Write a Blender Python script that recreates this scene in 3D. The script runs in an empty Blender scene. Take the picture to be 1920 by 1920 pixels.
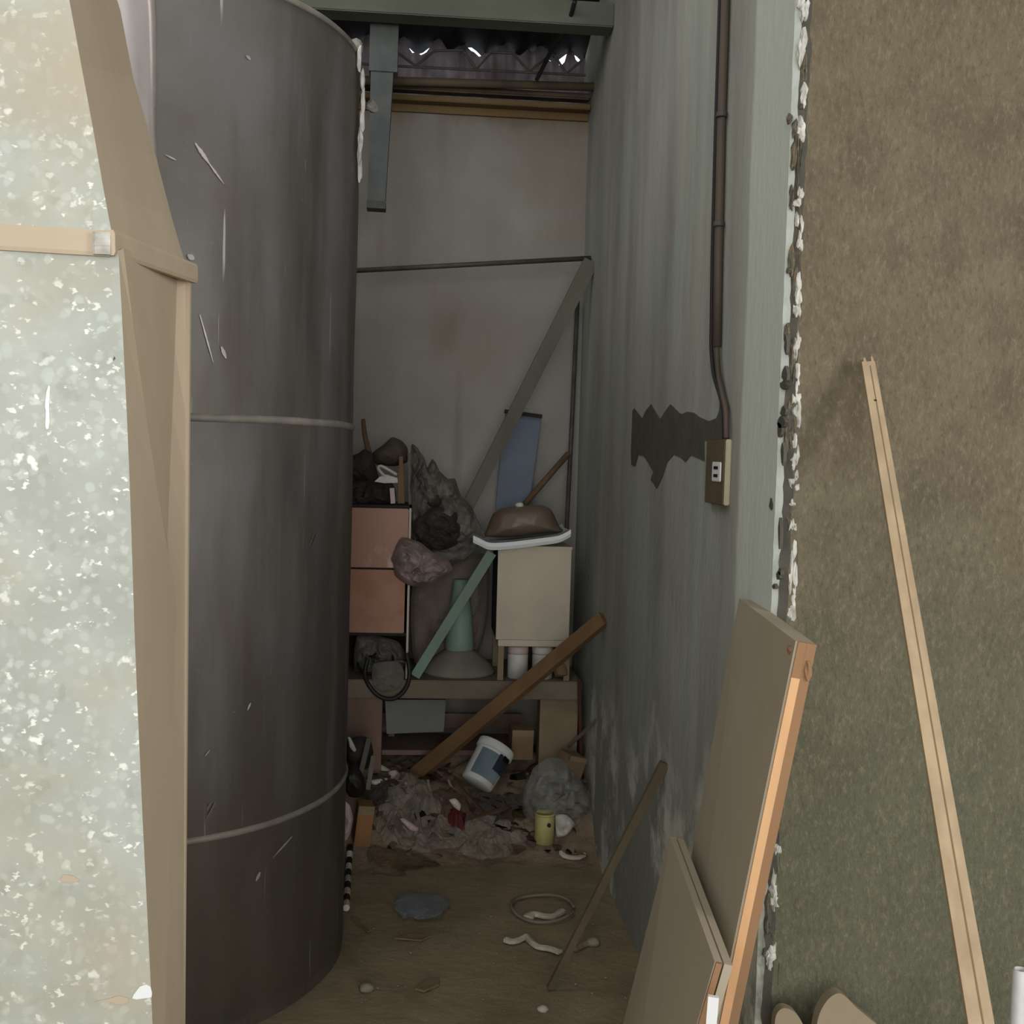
import bpy, bmesh, math, random
from mathutils import Vector, Matrix, noise, geometry
sc = bpy.context.scene
C = sc.collection
# ------------------------------------------------------------------ camera
H = 1.5; FPX = 2100.0
YAW, PITCH, ROLL = math.radians(4.9), math.radians(2.9), math.radians(1.6)
Fw = Vector((math.sin(YAW)*math.cos(PITCH), math.cos(YAW)*math.cos(PITCH), -math.sin(PITCH)))
R0 = Vector((math.cos(YAW), -math.sin(YAW), 0)); U0 = R0.cross(Fw)
Rt = R0*math.cos(ROLL) + U0*math.sin(ROLL); Up = -R0*math.sin(ROLL) + U0*math.cos(ROLL)
EYE = Vector((0, 0, H))
cam = bpy.data.cameras.new('camera'); cam.sensor_width = 36; cam.lens = FPX/1920*36; cam.clip_start = 0.05
camo = bpy.data.objects.new('camera', cam); C.objects.link(camo)
M = Matrix((Rt, Up, -Fw)).transposed().to_4x4(); M.translation = EYE
camo.matrix_world = M; sc.camera = camo
# ------------------------------------------------------------------ world, lights, exposure
sc.view_settings.view_transform = 'Standard'; sc.view_settings.look = 'None'
sc.view_settings.gamma = 1; sc.view_settings.exposure = 0.0
w = bpy.data.worlds.new('world'); sc.world = w; w.use_nodes = True
w.node_tree.nodes['Background'].inputs[0].default_value = (0.83, 0.88, 1.0, 1)
w.node_tree.nodes['Background'].inputs[1].default_value = 2.2
def area(name, loc, target, sx, sy, power, col):
    l = bpy.data.lights.new(name, 'AREA'); l.shape = 'RECTANGLE'; l.size = sx; l.size_y = sy
    l.energy = power; l.color = col
    o = bpy.data.objects.new(name, l); C.objects.link(o); o.location = loc
    o.rotation_euler = (Vector(target)-Vector(loc)).to_track_quat('-Z', 'Y').to_euler(); return o
area('doorway_daylight', (0.2, -4.4, 1.9), (0.1, 4, 1.4), 4.4, 3.0, 158, (1.0, 0.975, 0.93))
area('fill_over_tank', (-0.85, 3.1, 3.62), (0.3, 3.7, 1.0), 1.8, 1.3, 21, (1.0, 0.985, 0.95))  # unseen fill added above the tank to lighten the alcove
area('fill_front', (-0.9, 0.3, 3.8), (0.6, 2.6, 1.0), 1.6, 1.6, 26, (1.0, 0.98, 0.94))  # added overhead fill, no opening modelled for it
area('fill_right', (2.95, -0.2, 1.9), (-0.5, 2.0, 1.3), 1.8, 2.0, 112, (1.0, 0.965, 0.92))  # added side fill to brighten the duct side and tank
area('fill_left', (-2.05, -1.0, 1.9), (0.6, 2.2, 0.9), 1.8, 2.0, 36, (1.0, 0.97, 0.92))  # added side fill to brighten the leaning boards

# ------------------------------------------------------------------ pixel frame -> real places
def ray(px, py): return (Fw + Rt*((px-960)/FPX) - Up*((py-960)/FPX))
def P(px, py, Y): d = ray(px, py); return EYE + d*(Y/d.y)           # on the plane at depth Y
def W(px, py, X=0.7): d = ray(px, py); return EYE + d*(X/d.x)        # on the side wall
def heap(x, y):
    t = max(0, min(1, (y-3.96-0.05*math.sin(x*5))/0.42)); t = t*t*(3-2*t)
    n = noise.noise(Vector((x*6, y*6, 3)))*0.035 + noise.noise(Vector((x*17, y*17, 7)))*0.018
    return max(0.0, t*(0.235 + n) + (0.0 if t <= 0 else n*0.3*t)) + 0.003*(1+noise.noise(Vector((x*9, y*9, 1))))
def G(px, py):                                                       # on the dirt floor or rubbish heap
    d = ray(px, py); s = 2.0; p = EYE + d*s
    while s < 5.1:
        p = EYE + d*s
        if p.z <= heap(p.x, p.y): break
        s += 0.004
    return p
# ------------------------------------------------------------------ materials
def rgb(r, g, b):
    f = lambda c: ((c/255+0.055)/1.055)**2.4 if c > 10 else c/255/12.92
    return (f(r), f(g), f(b), 1)
def mat(name, base, var=None, scale=6, stretch=(1, 1, 1), rough=0.85, metal=0.0, bump=0.0, bscale=40,
        dust=None, dustamt=0.5, dscale=3, alpha=None, detail=6, con=(0.35, 0.68), spec=0.3, bstretch=None):
    m = bpy.data.materials.new(name); m.use_nodes = True; nt = m.node_tree; N = nt.nodes; L = nt.links
    b = N['Principled BSDF']; b.inputs['Roughness'].default_value = rough; b.inputs['Metallic'].default_value = metal
    b.inputs['Specular IOR Level'].default_value = spec
    tc = N.new('ShaderNodeTexCoord')
    def ntex(sca, st, det=6, rg=0.55):
        mp = N.new('ShaderNodeMapping'); mp.inputs['Scale'].default_value = st
        L.new(tc.outputs['Object'], mp.inputs['Vector'])
        t = N.new('ShaderNodeTexNoise'); t.inputs['Scale'].default_value = sca; t.inputs['Detail'].default_value = det
        t.inputs['Roughness'].default_value = rg; L.new(mp.outputs[0], t.inputs['Vector']); return t
    def ramp(src, a, c):
        r = N.new('ShaderNodeMapRange'); r.inputs['From Min'].default_value = a; r.inputs['From Max'].default_value = c
        L.new(src, r.inputs['Value']); return r.outputs[0]
    def mix(fac, a, c):
        x = N.new('ShaderNodeMix'); x.data_type = 'RGBA'; L.new(fac, x.inputs[0])
        for s, k in ((a, 6), (c, 7)):
            if isinstance(s, tuple): x.inputs[k].default_value = s
            else: L.new(s, x.inputs[k])
        return x.outputs[2]

    col = base
    if var: col = mix(ramp(ntex(scale, stretch, detail).outputs['Fac'], *con), base, var)
    if dust:
        mul = N.new('ShaderNodeMath'); mul.operation = 'MULTIPLY'; mul.inputs[1].default_value = dustamt
        L.new(ramp(ntex(dscale, (1, 1, 1), 8, 0.6).outputs['Fac'], 0.4, 0.62), mul.inputs[0])
        col = mix(mul.outputs[0], col, dust)
    if isinstance(col, tuple): b.inputs['Base Color'].default_value = col
    else: L.new(col, b.inputs['Base Color'])
    if bump:
        t = ntex(bscale, bstretch or stretch, 8, 0.65); bp = N.new('ShaderNodeBump'); bp.inputs['Strength'].default_value = 1.0
        bp.inputs['Distance'].default_value = bump; L.new(t.outputs['Fac'], bp.inputs['Height']); L.new(bp.outputs[0], b.inputs['Normal'])
    if alpha is not None: b.inputs['Alpha'].default_value = alpha

    mat.tools = (nt, b, ntex, ramp, mix, col, tc)
    return m
MT = {}
# galvanised spangle sheet
m = mat('galvanised_sheet', rgb(154, 159, 148), rgb(171, 176, 166), 9, rough=0.5, metal=0.0, spec=0.5)
nt, b, ntex, ramp, mix, col, tc = mat.tools
def flakes(nt, ntex, sc_, lo, hi, wob=0.35, st=(1, 1, 1)):
    N, L = nt.nodes, nt.links
    t = ntex(sc_*.55, st, 3)
    add = N.new('ShaderNodeVectorMath'); add.operation = 'MULTIPLY_ADD'; add.inputs[1].default_value = (wob/sc_*3,)*3
    L.new(t.outputs['Color'], add.inputs[0]); L.new(tc.outputs['Object'], add.inputs[2])
    v = N.new('ShaderNodeTexVoronoi'); v.inputs['Scale'].default_value = sc_; L.new(add.outputs[0], v.inputs['Vector'])
    sp = N.new('ShaderNodeSeparateColor'); L.new(v.outputs['Color'], sp.inputs[0])
    r = N.new('ShaderNodeMapRange'); r.inputs['From Min'].default_value = lo; r.inputs['From Max'].default_value = hi
    L.new(sp.outputs[0], r.inputs['Value'])
    d = N.new('ShaderNodeMapRange'); d.inputs['From Min'].default_value = 0.5; d.inputs['From Max'].default_value = 0.3
    L.new(v.outputs['Distance'], d.inputs['Value'])
    mu = N.new('ShaderNodeMath'); mu.operation = 'MULTIPLY'; L.new(r.outputs[0], mu.inputs[0]); L.new(d.outputs[0], mu.inputs[1])
    return mu.outputs[0]
c1 = mix(flakes(nt, ntex, 60, 0.2, 1.3, 0.5), col, rgb(188, 194, 184))
c1 = mix(flakes(nt, ntex, 34, 0.6, 1.2, 0.8), c1, rgb(146, 150, 137))
c2 = mix(flakes(nt, ntex, 105, 0.78, 1.0, 0.9, (1, 1, 2)), c1, rgb(232, 236, 226))
c3 = mix(flakes(nt, ntex, 62, 0.90, 1.0, 0.9), c2, rgb(234, 238, 228))
dst = ramp(ntex(2.2, (1, 1, 1.3), 8, 0.62).outputs['Fac'], 0.5, 0.72)
c4 = mix(dst, c3, rgb(166, 156, 134))
nt.links.new(c4, b.inputs['Base Color']); MT['galv'] = m
MT['dustside'] = mat('dusty_beige_sheet', rgb(186, 171, 148), rgb(174, 161, 139), 4, (1, 1, 0.5), 0.9, dust=rgb(178, 163, 142), dscale=2)
# dull tank metal
m = mat('scuffed_tank_metal', rgb(150, 149, 147), rgb(110, 104, 100), 4.5, (1, 1, 0.14), 0.42, 0.42, bump=0.0015, bscale=9, spec=0.5, dust=rgb(124, 113, 100), dustamt=0.5, dscale=2.0, con=(.42, .6))
nt, b, ntex, ramp, mix, col, tc = mat.tools
N, L = nt.nodes, nt.links
cc = mix(ramp(ntex(130, (1, 1, 0.6), 4, 0.7).outputs['Fac'], 0.66, 0.78), col, rgb(180, 178, 172))
# thin slanting scratches
mp = N.new('ShaderNodeMapping'); mp.inputs['Rotation'].default_value = (0, 0.65, 0); mp.inputs['Scale'].default_value = (45, 45, 2.2)
L.new(tc.outputs['Object'], mp.inputs['Vector'])
t = N.new('ShaderNodeTexNoise'); t.inputs['Scale'].default_value = 1; t.inputs['Detail'].default_value = 3; L.new(mp.outputs[0], t.inputs['Vector'])
cc = mix(ramp(t.outputs['Fac'], 0.70, 0.76), cc, rgb(214, 214, 208))
sx = N.new('ShaderNodeSeparateXYZ'); L.new(tc.outputs['Object'], sx.inputs[0])
mm = N.new('ShaderNodeMapRange'); mm.inputs['From Min'].default_value = 1.0; mm.inputs['From Max'].default_value = 0.0; L.new(sx.outputs[2], mm.inputs['Value'])
mu = N.new('ShaderNodeMath'); mu.operation = 'MULTIPLY'; L.new(mm.outputs[0], mu.inputs[0]); L.new(ramp(ntex(3, (1, 1, 0.7), 8, 0.65).outputs['Fac'], 0.35, 0.65), mu.inputs[1])
cc = mix(mu.outputs[0], cc, rgb(132, 120, 98))
L.new(cc, b.inputs['Base Color']); L.new(ramp(ntex(3, (1, 1, 0.4)).outputs['Fac'], -0.6, 1.3), b.inputs['Roughness']); MT['tank'] = m
MT['seam'] = mat('pale_seam_bead', rgb(138, 134, 124), rgb(112, 107, 99), 14, rough=0.6, metal=0.2)
MT['strip'] = mat('pale_glint_scratch', rgb(226, 218, 214), rgb(206, 198, 194), 8, (1, 1, 0.3), 0.35, 0.3)  # pale tone for the painted reflection and flange glint, also for scratches
MT['rust'] = mat('rusty_edge', rgb(112, 78, 56), rgb(140, 130, 118), 20, rough=0.8)
# plastered side wall: streaks, bare mortar, lime near the floor, paler band by the corner
m = mat('plaster_side_wall', rgb(161, 162, 154), rgb(138, 138, 131), 2.6, (1, 1.5, 0.4), 0.9, bump=0.004, bscale=22, bstretch=(1, 1, .4), dust=rgb(124, 116, 106), dustamt=0.4, dscale=1.6)
nt, b, ntex, ramp, mix, col, tc = mat.tools
N, L = nt.nodes, nt.links
sx = N.new('ShaderNodeSeparateXYZ'); L.new(tc.outputs['Object'], sx.inputs[0])
st = ramp(ntex(2.2, (1, 2.4, 0.25), 5).outputs['Fac'], 0.40, 0.75)
cc = mix(st, col, rgb(172, 175, 165))
gr = ramp(ntex(1.8, (1, 1.4, 0.7), 4).outputs['Fac'], 0.52, 0.72)
gm = N.new('ShaderNodeMath'); gm.operation = 'MULTIPLY'; gm.inputs[1].default_value = 0.55; L.new(gr, gm.inputs[0])
cc = mix(gm.outputs[0], cc, rgb(150, 166, 156))
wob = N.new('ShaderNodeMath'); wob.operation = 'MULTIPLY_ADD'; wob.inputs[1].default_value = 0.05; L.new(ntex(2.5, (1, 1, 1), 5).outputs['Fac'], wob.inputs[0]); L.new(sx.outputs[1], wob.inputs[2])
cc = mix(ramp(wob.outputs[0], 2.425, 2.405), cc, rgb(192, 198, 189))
# flaking lime low on the wall
lw = N.new('ShaderNodeMath'); lw.operation = 'MULTIPLY_ADD'; lw.inputs[1].default_value = -0.9; L.new(ntex(4, (1, 1, .6), 6).outputs['Fac'], lw.inputs[0]); L.new(sx.outputs[2], lw.inputs[2])
low = ramp(lw.outputs[0], 0.28, 0.0)
lf = ramp(ntex(4, (1, .8, 0.6), 8, 0.7).outputs['Fac'], 0.50, 0.58)
fm = N.new('ShaderNodeMath'); fm.operation = 'MULTIPLY'; L.new(low, fm.inputs[0]); L.new(lf, fm.inputs[1])
cc = mix(low, cc, rgb(148, 150, 141)); cc = mix(fm.outputs[0], cc, rgb(208, 210, 198))
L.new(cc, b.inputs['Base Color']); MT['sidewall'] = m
MT['mortar'] = mat('bare_mortar', rgb(86, 84, 75), rgb(74, 73, 66), 18, rough=0.95, bump=0.003)
MT['lime'] = mat('white_lime_chip', rgb(205, 204, 196), rgb(160, 158, 148), 30, rough=0.9, bump=0.003)
# rough stucco
m = mat('rough_stucco', rgb(132, 123, 101), rgb(107, 98, 80), 9, (1, 1, 0.8), 0.95, dust=rgb(124, 110, 88), dustamt=0.6, dscale=1.3)
nt, b, ntex, ramp, mix, col, tc = mat.tools
N, L = nt.nodes, nt.links
sx = N.new('ShaderNodeSeparateXYZ'); L.new(tc.outputs['Object'], sx.inputs[0])
wv = N.new('ShaderNodeMath'); wv.operation = 'MULTIPLY_ADD'; wv.inputs[1].default_value = -1.1; L.new(ntex(1.6, (1, 1, 1), 5).outputs['Fac'], wv.inputs[0]); L.new(sx.outputs[2], wv.inputs[2])
lowg = ramp(wv.outputs[0], 0.95, 0.2)
gk = N.new('ShaderNodeMath'); gk.operation = 'MULTIPLY'; gk.inputs[1].default_value = 0.7; L.new(lowg, gk.inputs[0])
cc = mix(gk.outputs[0], col, rgb(104, 110, 90))
# slanting pits: coordinates rotated so grains lean
mp = N.new('ShaderNodeMapping'); mp.inputs['Rotation'].default_value = (0, 0.5, 0); mp.inputs['Scale'].default_value = (130, 130, 62)
L.new(tc.outputs['Object'], mp.inputs['Vector'])
t = N.new('ShaderNodeTexNoise'); t.inputs['Scale'].default_value = 1; t.inputs['Detail'].default_value = 6; t.inputs['Roughness'].default_value = 0.7
L.new(mp.outputs[0], t.inputs['Vector'])
cc = mix(ramp(t.outputs['Fac'], 0.52, 0.74), cc, rgb(148, 139, 117))
cc = mix(ramp(t.outputs['Fac'], 0.46, 0.28), cc, rgb(100, 92, 74))
bp = N.new('ShaderNodeBump'); bp.inputs['Distance'].default_value = 0.012; bp.inputs['Strength'].default_value = 1.0
L.new(t.outputs['Fac'], bp.inputs['Height']); L.new(bp.outputs[0], b.inputs['Normal'])
L.new(cc, b.inputs['Base Color']); MT['stucco'] = m
# back wall
m = mat('grey_back_wall', rgb(150, 148, 140), rgb(128, 124, 116), 1.6, (1, 1, 0.6), 0.9, bump=0.002, dust=rgb(122, 108, 92), dustamt=0.45, dscale=1.1)
nt, b, ntex, ramp, mix, col, tc = mat.tools
N, L = nt.nodes, nt.links
sx = N.new('ShaderNodeSeparateXYZ'); L.new(tc.outputs['Object'], sx.inputs[0])
wv = N.new('ShaderNodeMath'); wv.operation = 'MULTIPLY_ADD'; wv.inputs[1].default_value = 0.45; L.new(ntex(5, (1.6, 1, .15), 5).outputs['Fac'], wv.inputs[0]); L.new(sx.outputs[2], wv.inputs[2])
cc = mix(ramp(wv.outputs[0], 3.14, 3.3), col, rgb(116, 90, 60))
cc = mix(ramp(ntex(3.2, (1.4, 1, .12), 4).outputs['Fac'], 0.6, 0.78), cc, rgb(118, 104, 94))
for (px_, py_, wx_, wz_, am_, cl_) in ((845, 610, .075, .15, .45, rgb(108, 90, 74)), (858, 800, .022, .26, .5, rgb(112, 94, 84)), (950, 205, .30, .075, .8, rgb(96, 74, 46)), (830, 250, .03, .22, .3, rgb(100, 92, 84)), (930, 560, .28, .3, .25, rgb(116, 104, 92))):
    q_ = P(px_, py_, 4.86); mp = N.new('ShaderNodeMapping'); mp.vector_type = 'POINT'; mp.inputs['Location'].default_value = (-q_.x/wx_, 0, -q_.z/wz_); mp.inputs['Scale'].default_value = (1/wx_, 0, 1/wz_)
    L.new(tc.outputs['Object'], mp.inputs['Vector']); ln = N.new('ShaderNodeVectorMath'); ln.operation = 'LENGTH'; L.new(mp.outputs[0], ln.inputs[0])
    ad = N.new('ShaderNodeMath'); ad.operation = 'MULTIPLY_ADD'; ad.inputs[1].default_value = 2.2; L.new(ntex(6, (1, 1, .5), 6, .65).outputs['Fac'], ad.inputs[0]); L.new(ln.outputs['Value'], ad.inputs[2])
    ml = N.new('ShaderNodeMath'); ml.operation = 'MULTIPLY'; ml.inputs[1].default_value = am_; L.new(ramp(ad.outputs[0], 2.3, 1.0), ml.inputs[0]); cc = mix(ml.outputs[0], cc, cl_)
L.new(cc, b.inputs['Base Color']); MT['backwall'] = m
MT['dirt'] = mat('dirt_floor', rgb(150, 134, 106), rgb(120, 107, 84), 4, rough=0.97, bump=0.008, bscale=26, dust=rgb(164, 150, 122), dustamt=0.6, dscale=2.4)
MT['heapdirt'] = mat('rubbish_dirt', rgb(142, 124, 98), rgb(90, 80, 66), 11, rough=0.97, bump=0.012, bscale=34, dust=rgb(166, 142, 120), dustamt=0.5, dscale=6)
MT['roof'] = mat('dark_roof_sheet', rgb(40, 39, 35), rgb(26, 25, 23), 5, rough=0.8)
MT['sheetmauve'] = mat('pale_corrugated_sheet', rgb(150, 142, 142), rgb(110, 102, 100), 8, rough=0.7)
MT['ceil'] = mat('old_ceiling', rgb(90, 88, 80), rgb(70, 68, 62), 3, rough=0.95)
MT['beam'] = mat('green_grey_beam', rgb(100, 102, 89), rgb(84, 86, 75), 5, (.4, 1, 1), 0.8)
MT['tanpipe'] = mat('tan_pipe', rgb(98, 86, 68), rgb(74, 64, 50), 8, rough=0.75)
MT['rustangle'] = mat('rusty_ochre_angle', rgb(96, 74, 38), rgb(112, 94, 66), 5, (.4, 1, 1), 0.85)
MT['darkmetal'] = mat('dark_metal', rgb(80, 79, 74), rgb(62, 60, 55), 12, rough=0.6, metal=0.2)
MT['post'] = mat('slate_grey_post', rgb(86, 92, 90), rgb(62, 66, 66), 7, (1, 1, .3), 0.6, dust=rgb(110, 108, 100), dustamt=0.3, dscale=9)
MT['conduit'] = mat('brown_conduit', rgb(88, 78, 66), rgb(66, 58, 50), 9, (1, 1, .3), 0.6)
MT['blackcable'] = mat('black_cable', rgb(38, 36, 34), rough=0.6)
MT['greyplank'] = mat('grey_weathered_wood', rgb(104, 102, 90), rgb(84, 82, 72), 6, (1, 1, .3), 0.9)
MT['blue'] = mat('dusty_blue_board', rgb(108, 118, 134), rgb(94, 104, 120), 6, rough=0.8, dust=rgb(122, 122, 118), dustamt=0.4)
MT['brownstick'] = mat('brown_wood', rgb(104, 82, 60), rgb(84, 64, 46), 8, (1, 1, .4), 0.85)
MT['plankbrown'] = mat('ochre_brown_plank', rgb(124, 96, 66), rgb(100, 76, 52), 7, (.5, 1, .5), 0.85)
MT['terracotta'] = mat('terracotta_panel', rgb(158, 108, 80), rgb(140, 92, 68), 4, rough=0.5, dust=rgb(178, 146, 124), dustamt=0.55, dscale=3.5)
MT['terracotta_streaked'] = mat('streaked_terracotta', rgb(152, 108, 84), rgb(196, 164, 148), 5, (1, 1, .5), 0.4, con=(.5, .62))  # pale streaks mixed over the base tone
MT['cream'] = mat('cream_board', rgb(196, 186, 164), rgb(182, 172, 152), 5, rough=0.75, dust=rgb(172, 158, 142), dustamt=0.4)
MT['darkside'] = mat('dark_side_board', rgb(48, 44, 38), rough=0.9)
MT['creamside'] = mat('cream_edge', rgb(190, 180, 160), rough=0.8)
MT['white'] = mat('dusty_white_plastic', rgb(196, 194, 184), rgb(168, 164, 152), 12, rough=0.5)
MT['scrapwhite'] = mat('white_scrap', rgb(204, 198, 180), rgb(172, 164, 146), 20, rough=0.75)
MT['pinklid'] = mat('pinkish_lid', rgb(186, 166, 160), rgb(168, 150, 146), 12, rough=0.5)
MT['mint'] = mat('dusty_mint_paint', rgb(120, 146, 130), rgb(106, 126, 113), 7, (1, 1, .4), 0.7, dust=rgb(116, 112, 98), dustamt=0.5)
MT['mintpl'] = mat('mint_plastic', rgb(122, 146, 131), rgb(112, 130, 118), 7, rough=0.55)
MT['dustgrey'] = mat('dusty_grey', rgb(128, 122, 109), rgb(110, 105, 93), 7, rough=0.9)
MT['greycloth'] = mat('grey_cloth', rgb(116, 112, 102), rgb(80, 78, 71), 9, rough=0.95, bump=0.006, bscale=16)
MT['darkcloth'] = mat('dark_cloth', rgb(62, 58, 52), rgb(44, 42, 38), 9, rough=0.95, bump=0.006, bscale=16)
MT['browncloth'] = mat('brown_grey_cloth', rgb(116, 105, 95), rgb(90, 82, 73), 6, (1, 1, .5), 0.95, bump=0.004, bscale=14)
MT['pinkbag'] = mat('dusty_pink_plastic', rgb(146, 128, 122), rgb(110, 100, 92), 12, rough=0.4, bump=0.006, bscale=18)
MT['brownfilm'] = mat('brown_wrapped_plastic', rgb(110, 90, 74), rgb(90, 72, 58), 6, (1, 1, 2), 0.5, dust=rgb(128, 114, 102), dustamt=0.5, spec=0.6, bump=0.004, bscale=9)
MT['benchwood'] = mat('dusty_bench_wood', rgb(122, 108, 90), rgb(98, 88, 74), 6, (.4, 1, 1), 0.9, dust=rgb(130, 124, 108), dustamt=0.5)
MT['benchleg'] = mat('reddish_bench_leg', rgb(134, 108, 94), rgb(110, 92, 80), 6, rough=0.9)
MT['benchtan'] = mat('tan_bench_leg', rgb(140, 124, 98), rgb(118, 104, 83), 6, rough=0.9)
MT['rustbar'] = mat('rust_red_bar', rgb(86, 50, 38), rgb(64, 42, 34), 12, rough=0.85)
MT['greyboard'] = mat('blue_grey_board', rgb(126, 129, 122), rgb(108, 111, 104), 5, rough=0.9)
MT['hose'] = mat('black_rubber', rgb(40, 38, 36), rgb(30, 29, 28), 8, rough=0.5)
MT['bucket'] = mat('white_bucket_plastic', rgb(206, 208, 202), rgb(180, 182, 176), 9, rough=0.45)
MT['lblue'] = mat('pale_blue_label', rgb(150, 170, 184), rgb(176, 188, 190), 14, rough=0.5)
MT['navy'] = mat('navy_label_patch', rgb(62, 66, 84), rgb(80, 84, 98), 14, rough=0.5)
MT['yellow'] = mat('dull_yellow_tin', rgb(188, 180, 116), rgb(160, 150, 96), 10, rough=0.55)
MT['red'] = mat('dull_red_plastic', rgb(128, 48, 44), rgb(100, 44, 38), 9, rough=0.5)
MT['pinkscrap'] = mat('pinkish_paper', rgb(140, 112, 98), rgb(116, 94, 80), 12, rough=0.85)
MT['tanscrap'] = mat('tan_paper', rgb(140, 120, 92), rgb(112, 96, 74), 12, rough=0.9)
MT['carton'] = mat('orange_brown_carton', rgb(150, 108, 70), rgb(124, 90, 60), 7, rough=0.9)
MT['cardboard'] = mat('dusty_cardboard', rgb(128, 106, 80), rgb(106, 88, 66), 7, rough=0.92)
MT['film'] = mat('clear_dusty_film', rgb(190, 178, 160), rgb(140, 130, 114), 14, rough=0.3, alpha=0.5, bump=0.006, bscale=22, spec=0.6)
MT['greyfilm'] = mat('clear_grey_film', rgb(172, 174, 167), rgb(130, 130, 123), 11, rough=0.2, alpha=0.42, bump=0.006, bscale=20, spec=0.6)
MT['bluefilm'] = mat('bluish_film', rgb(150, 158, 164), rgb(118, 121, 126), 14, rough=0.3, alpha=0.5, bump=0.005, bscale=22, spec=0.6)
MT['boardface'] = mat('grey_brown_board', rgb(163, 153, 132), rgb(152, 142, 122), 3, (1, 1, .5), 0.85)
MT['boardedge'] = mat('light_pine_edge', rgb(212, 170, 124), rgb(192, 148, 106), 9, (1, 1, .15), 0.7)
MT['boardedge2'] = mat('dusty_orange_edge', rgb(146, 112, 80), rgb(132, 102, 74), 6, (1, 1, .3), 0.8)
MT['lath'] = mat('pale_lath', rgb(172, 152, 122), rgb(150, 132, 106), 9, (3, 3, .25), 0.85)
MT['lathgroove'] = mat('lath_groove', rgb(118, 98, 74), rough=0.9)
MT['offcut'] = mat('beige_offcut', rgb(140, 128, 106), rgb(128, 116, 95), 6, rough=0.85)
MT['whitepipe'] = mat('white_pvc', rgb(206, 208, 206), rgb(180, 180, 176), 9, rough=0.4)
MT['stick'] = mat('grey_brown_stick', rgb(104, 92, 72), rgb(86, 76, 60), 9, (1, 1, .4), 0.9)
MT['palestick'] = mat('pale_grey_stick', rgb(130, 122, 108), rgb(112, 104, 90), 9, rough=0.85)
MT['switchplate'] = mat('brown_switch_board', rgb(98, 84, 66), rgb(84, 74, 60), 8, rough=0.8)
MT['beige'] = mat('beige_box_side', rgb(182, 172, 146), rgb(166, 156, 132), 9, rough=0.8)
MT['module'] = mat('white_module', rgb(222, 224, 222), rough=0.4)
MT['slot'] = mat('black_slot', rgb(24, 24, 24), rough=0.6)
MT['stone'] = mat('grey_pebble', rgb(150, 144, 126), rgb(122, 114, 98), 12, rough=0.9)
MT['brownlump'] = mat('brown_grey_cap_cloth', rgb(86, 76, 64), rgb(70, 62, 54), 6, rough=0.9)

# ------------------------------------------------------------------ object helpers
ORG = {}
def obj(name, bm, m, parent=None, label=None, smooth=False, mats=None):
    me = bpy.data.meshes.new(name)
    bmesh.ops.recalc_face_normals(bm, faces=bm.faces)
    if parent is not None:
        bmesh.ops.translate(bm, verts=bm.verts, vec=-ORG[parent.name]); org = ORG[parent.name]
        loc = Vector((0, 0, 0))
    else:
        lo = Vector([min(v.co[i] for v in bm.verts) for i in range(3)]); hi = Vector([max(v.co[i] for v in bm.verts) for i in range(3)])
        loc = Vector(((lo.x+hi.x)/2, (lo.y+hi.y)/2, lo.z))
        if name.startswith(('wall', 'floor', 'ceiling', 'roof')): loc = Vector((0, 0, 0))
        org = loc; bmesh.ops.translate(bm, verts=bm.verts, vec=-loc)
    bm.to_mesh(me); bm.free()
    for k in (mats or [m]): me.materials.append(MT[k])
    if smooth:
        for p in me.polygons: p.use_smooth = True
    o = bpy.data.objects.new(name, me); C.objects.link(o); o.location = loc
    if parent is not None: o.parent = parent
    if label: o['label'] = label
    ORG[o.name] = org
    return o
def thing(name, label, cat, loc, group=None):
    o = bpy.data.objects.new(name, None); C.objects.link(o); o.empty_display_size = 0.05
    o.location = loc; o['label'] = label; o['category'] = cat
    if group: o['group'] = group
    ORG[o.name] = Vector(loc); return o
def tag(o, label, cat, group=None):
    o['label'] = label; o['category'] = cat
    if group: o['group'] = group
    return o
def struct(o): o['kind'] = 'structure'; return o
NB = bmesh.new
def box(bm, x0, x1, y0, y1, z0, z1, bev=0.0, mi=0):
    r = bmesh.ops.create_cube(bm, size=1)
    vs = r['verts']
    for v in vs: v.co = Vector(((x0+x1)/2+v.co.x*(x1-x0), (y0+y1)/2+v.co.y*(y1-y0), (z0+z1)/2+v.co.z*(z1-z0)))
    es = list({e for v in vs for e in v.link_edges})
    if bev: bmesh.ops.bevel(bm, geom=es, offset=bev, segments=2, affect='EDGES')
    return bm
def boxn(*a, **k): return box(NB(), *a, **k)
def bar(bm, p0, p1, w, t, side, w1=None, bev=0.0, mi=0):
    """board from p0 to p1, width w along side, thickness t"""
    p0, p1 = Vector(p0), Vector(p1); a = (p1-p0).normalized(); s = Vector(side); s = (s-a*s.dot(a)).normalized(); n = a.cross(s)
    w1 = w if w1 is None else w1; vs = []
    seg = 10
    for k in range(seg+1):
        f = k/seg; ww = w+(w1-w)*f; c = p0.lerp(p1, f)
        vs.append([bm.verts.new(c+s*sx*ww/2+n*sy*t/2) for sx, sy in ((-1, -1), (1, -1), (1, 1), (-1, 1))])
    fs = []
    for k in range(seg):
        for j in range(4): fs.append(bm.faces.new((vs[k][j], vs[k][(j+1) % 4], vs[k+1][(j+1) % 4], vs[k+1][j])))
    fs.append(bm.faces.new(vs[0][::-1])); fs.append(bm.faces.new(vs[-1]))
    for f in fs: f.material_index = mi
    return bm
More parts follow.
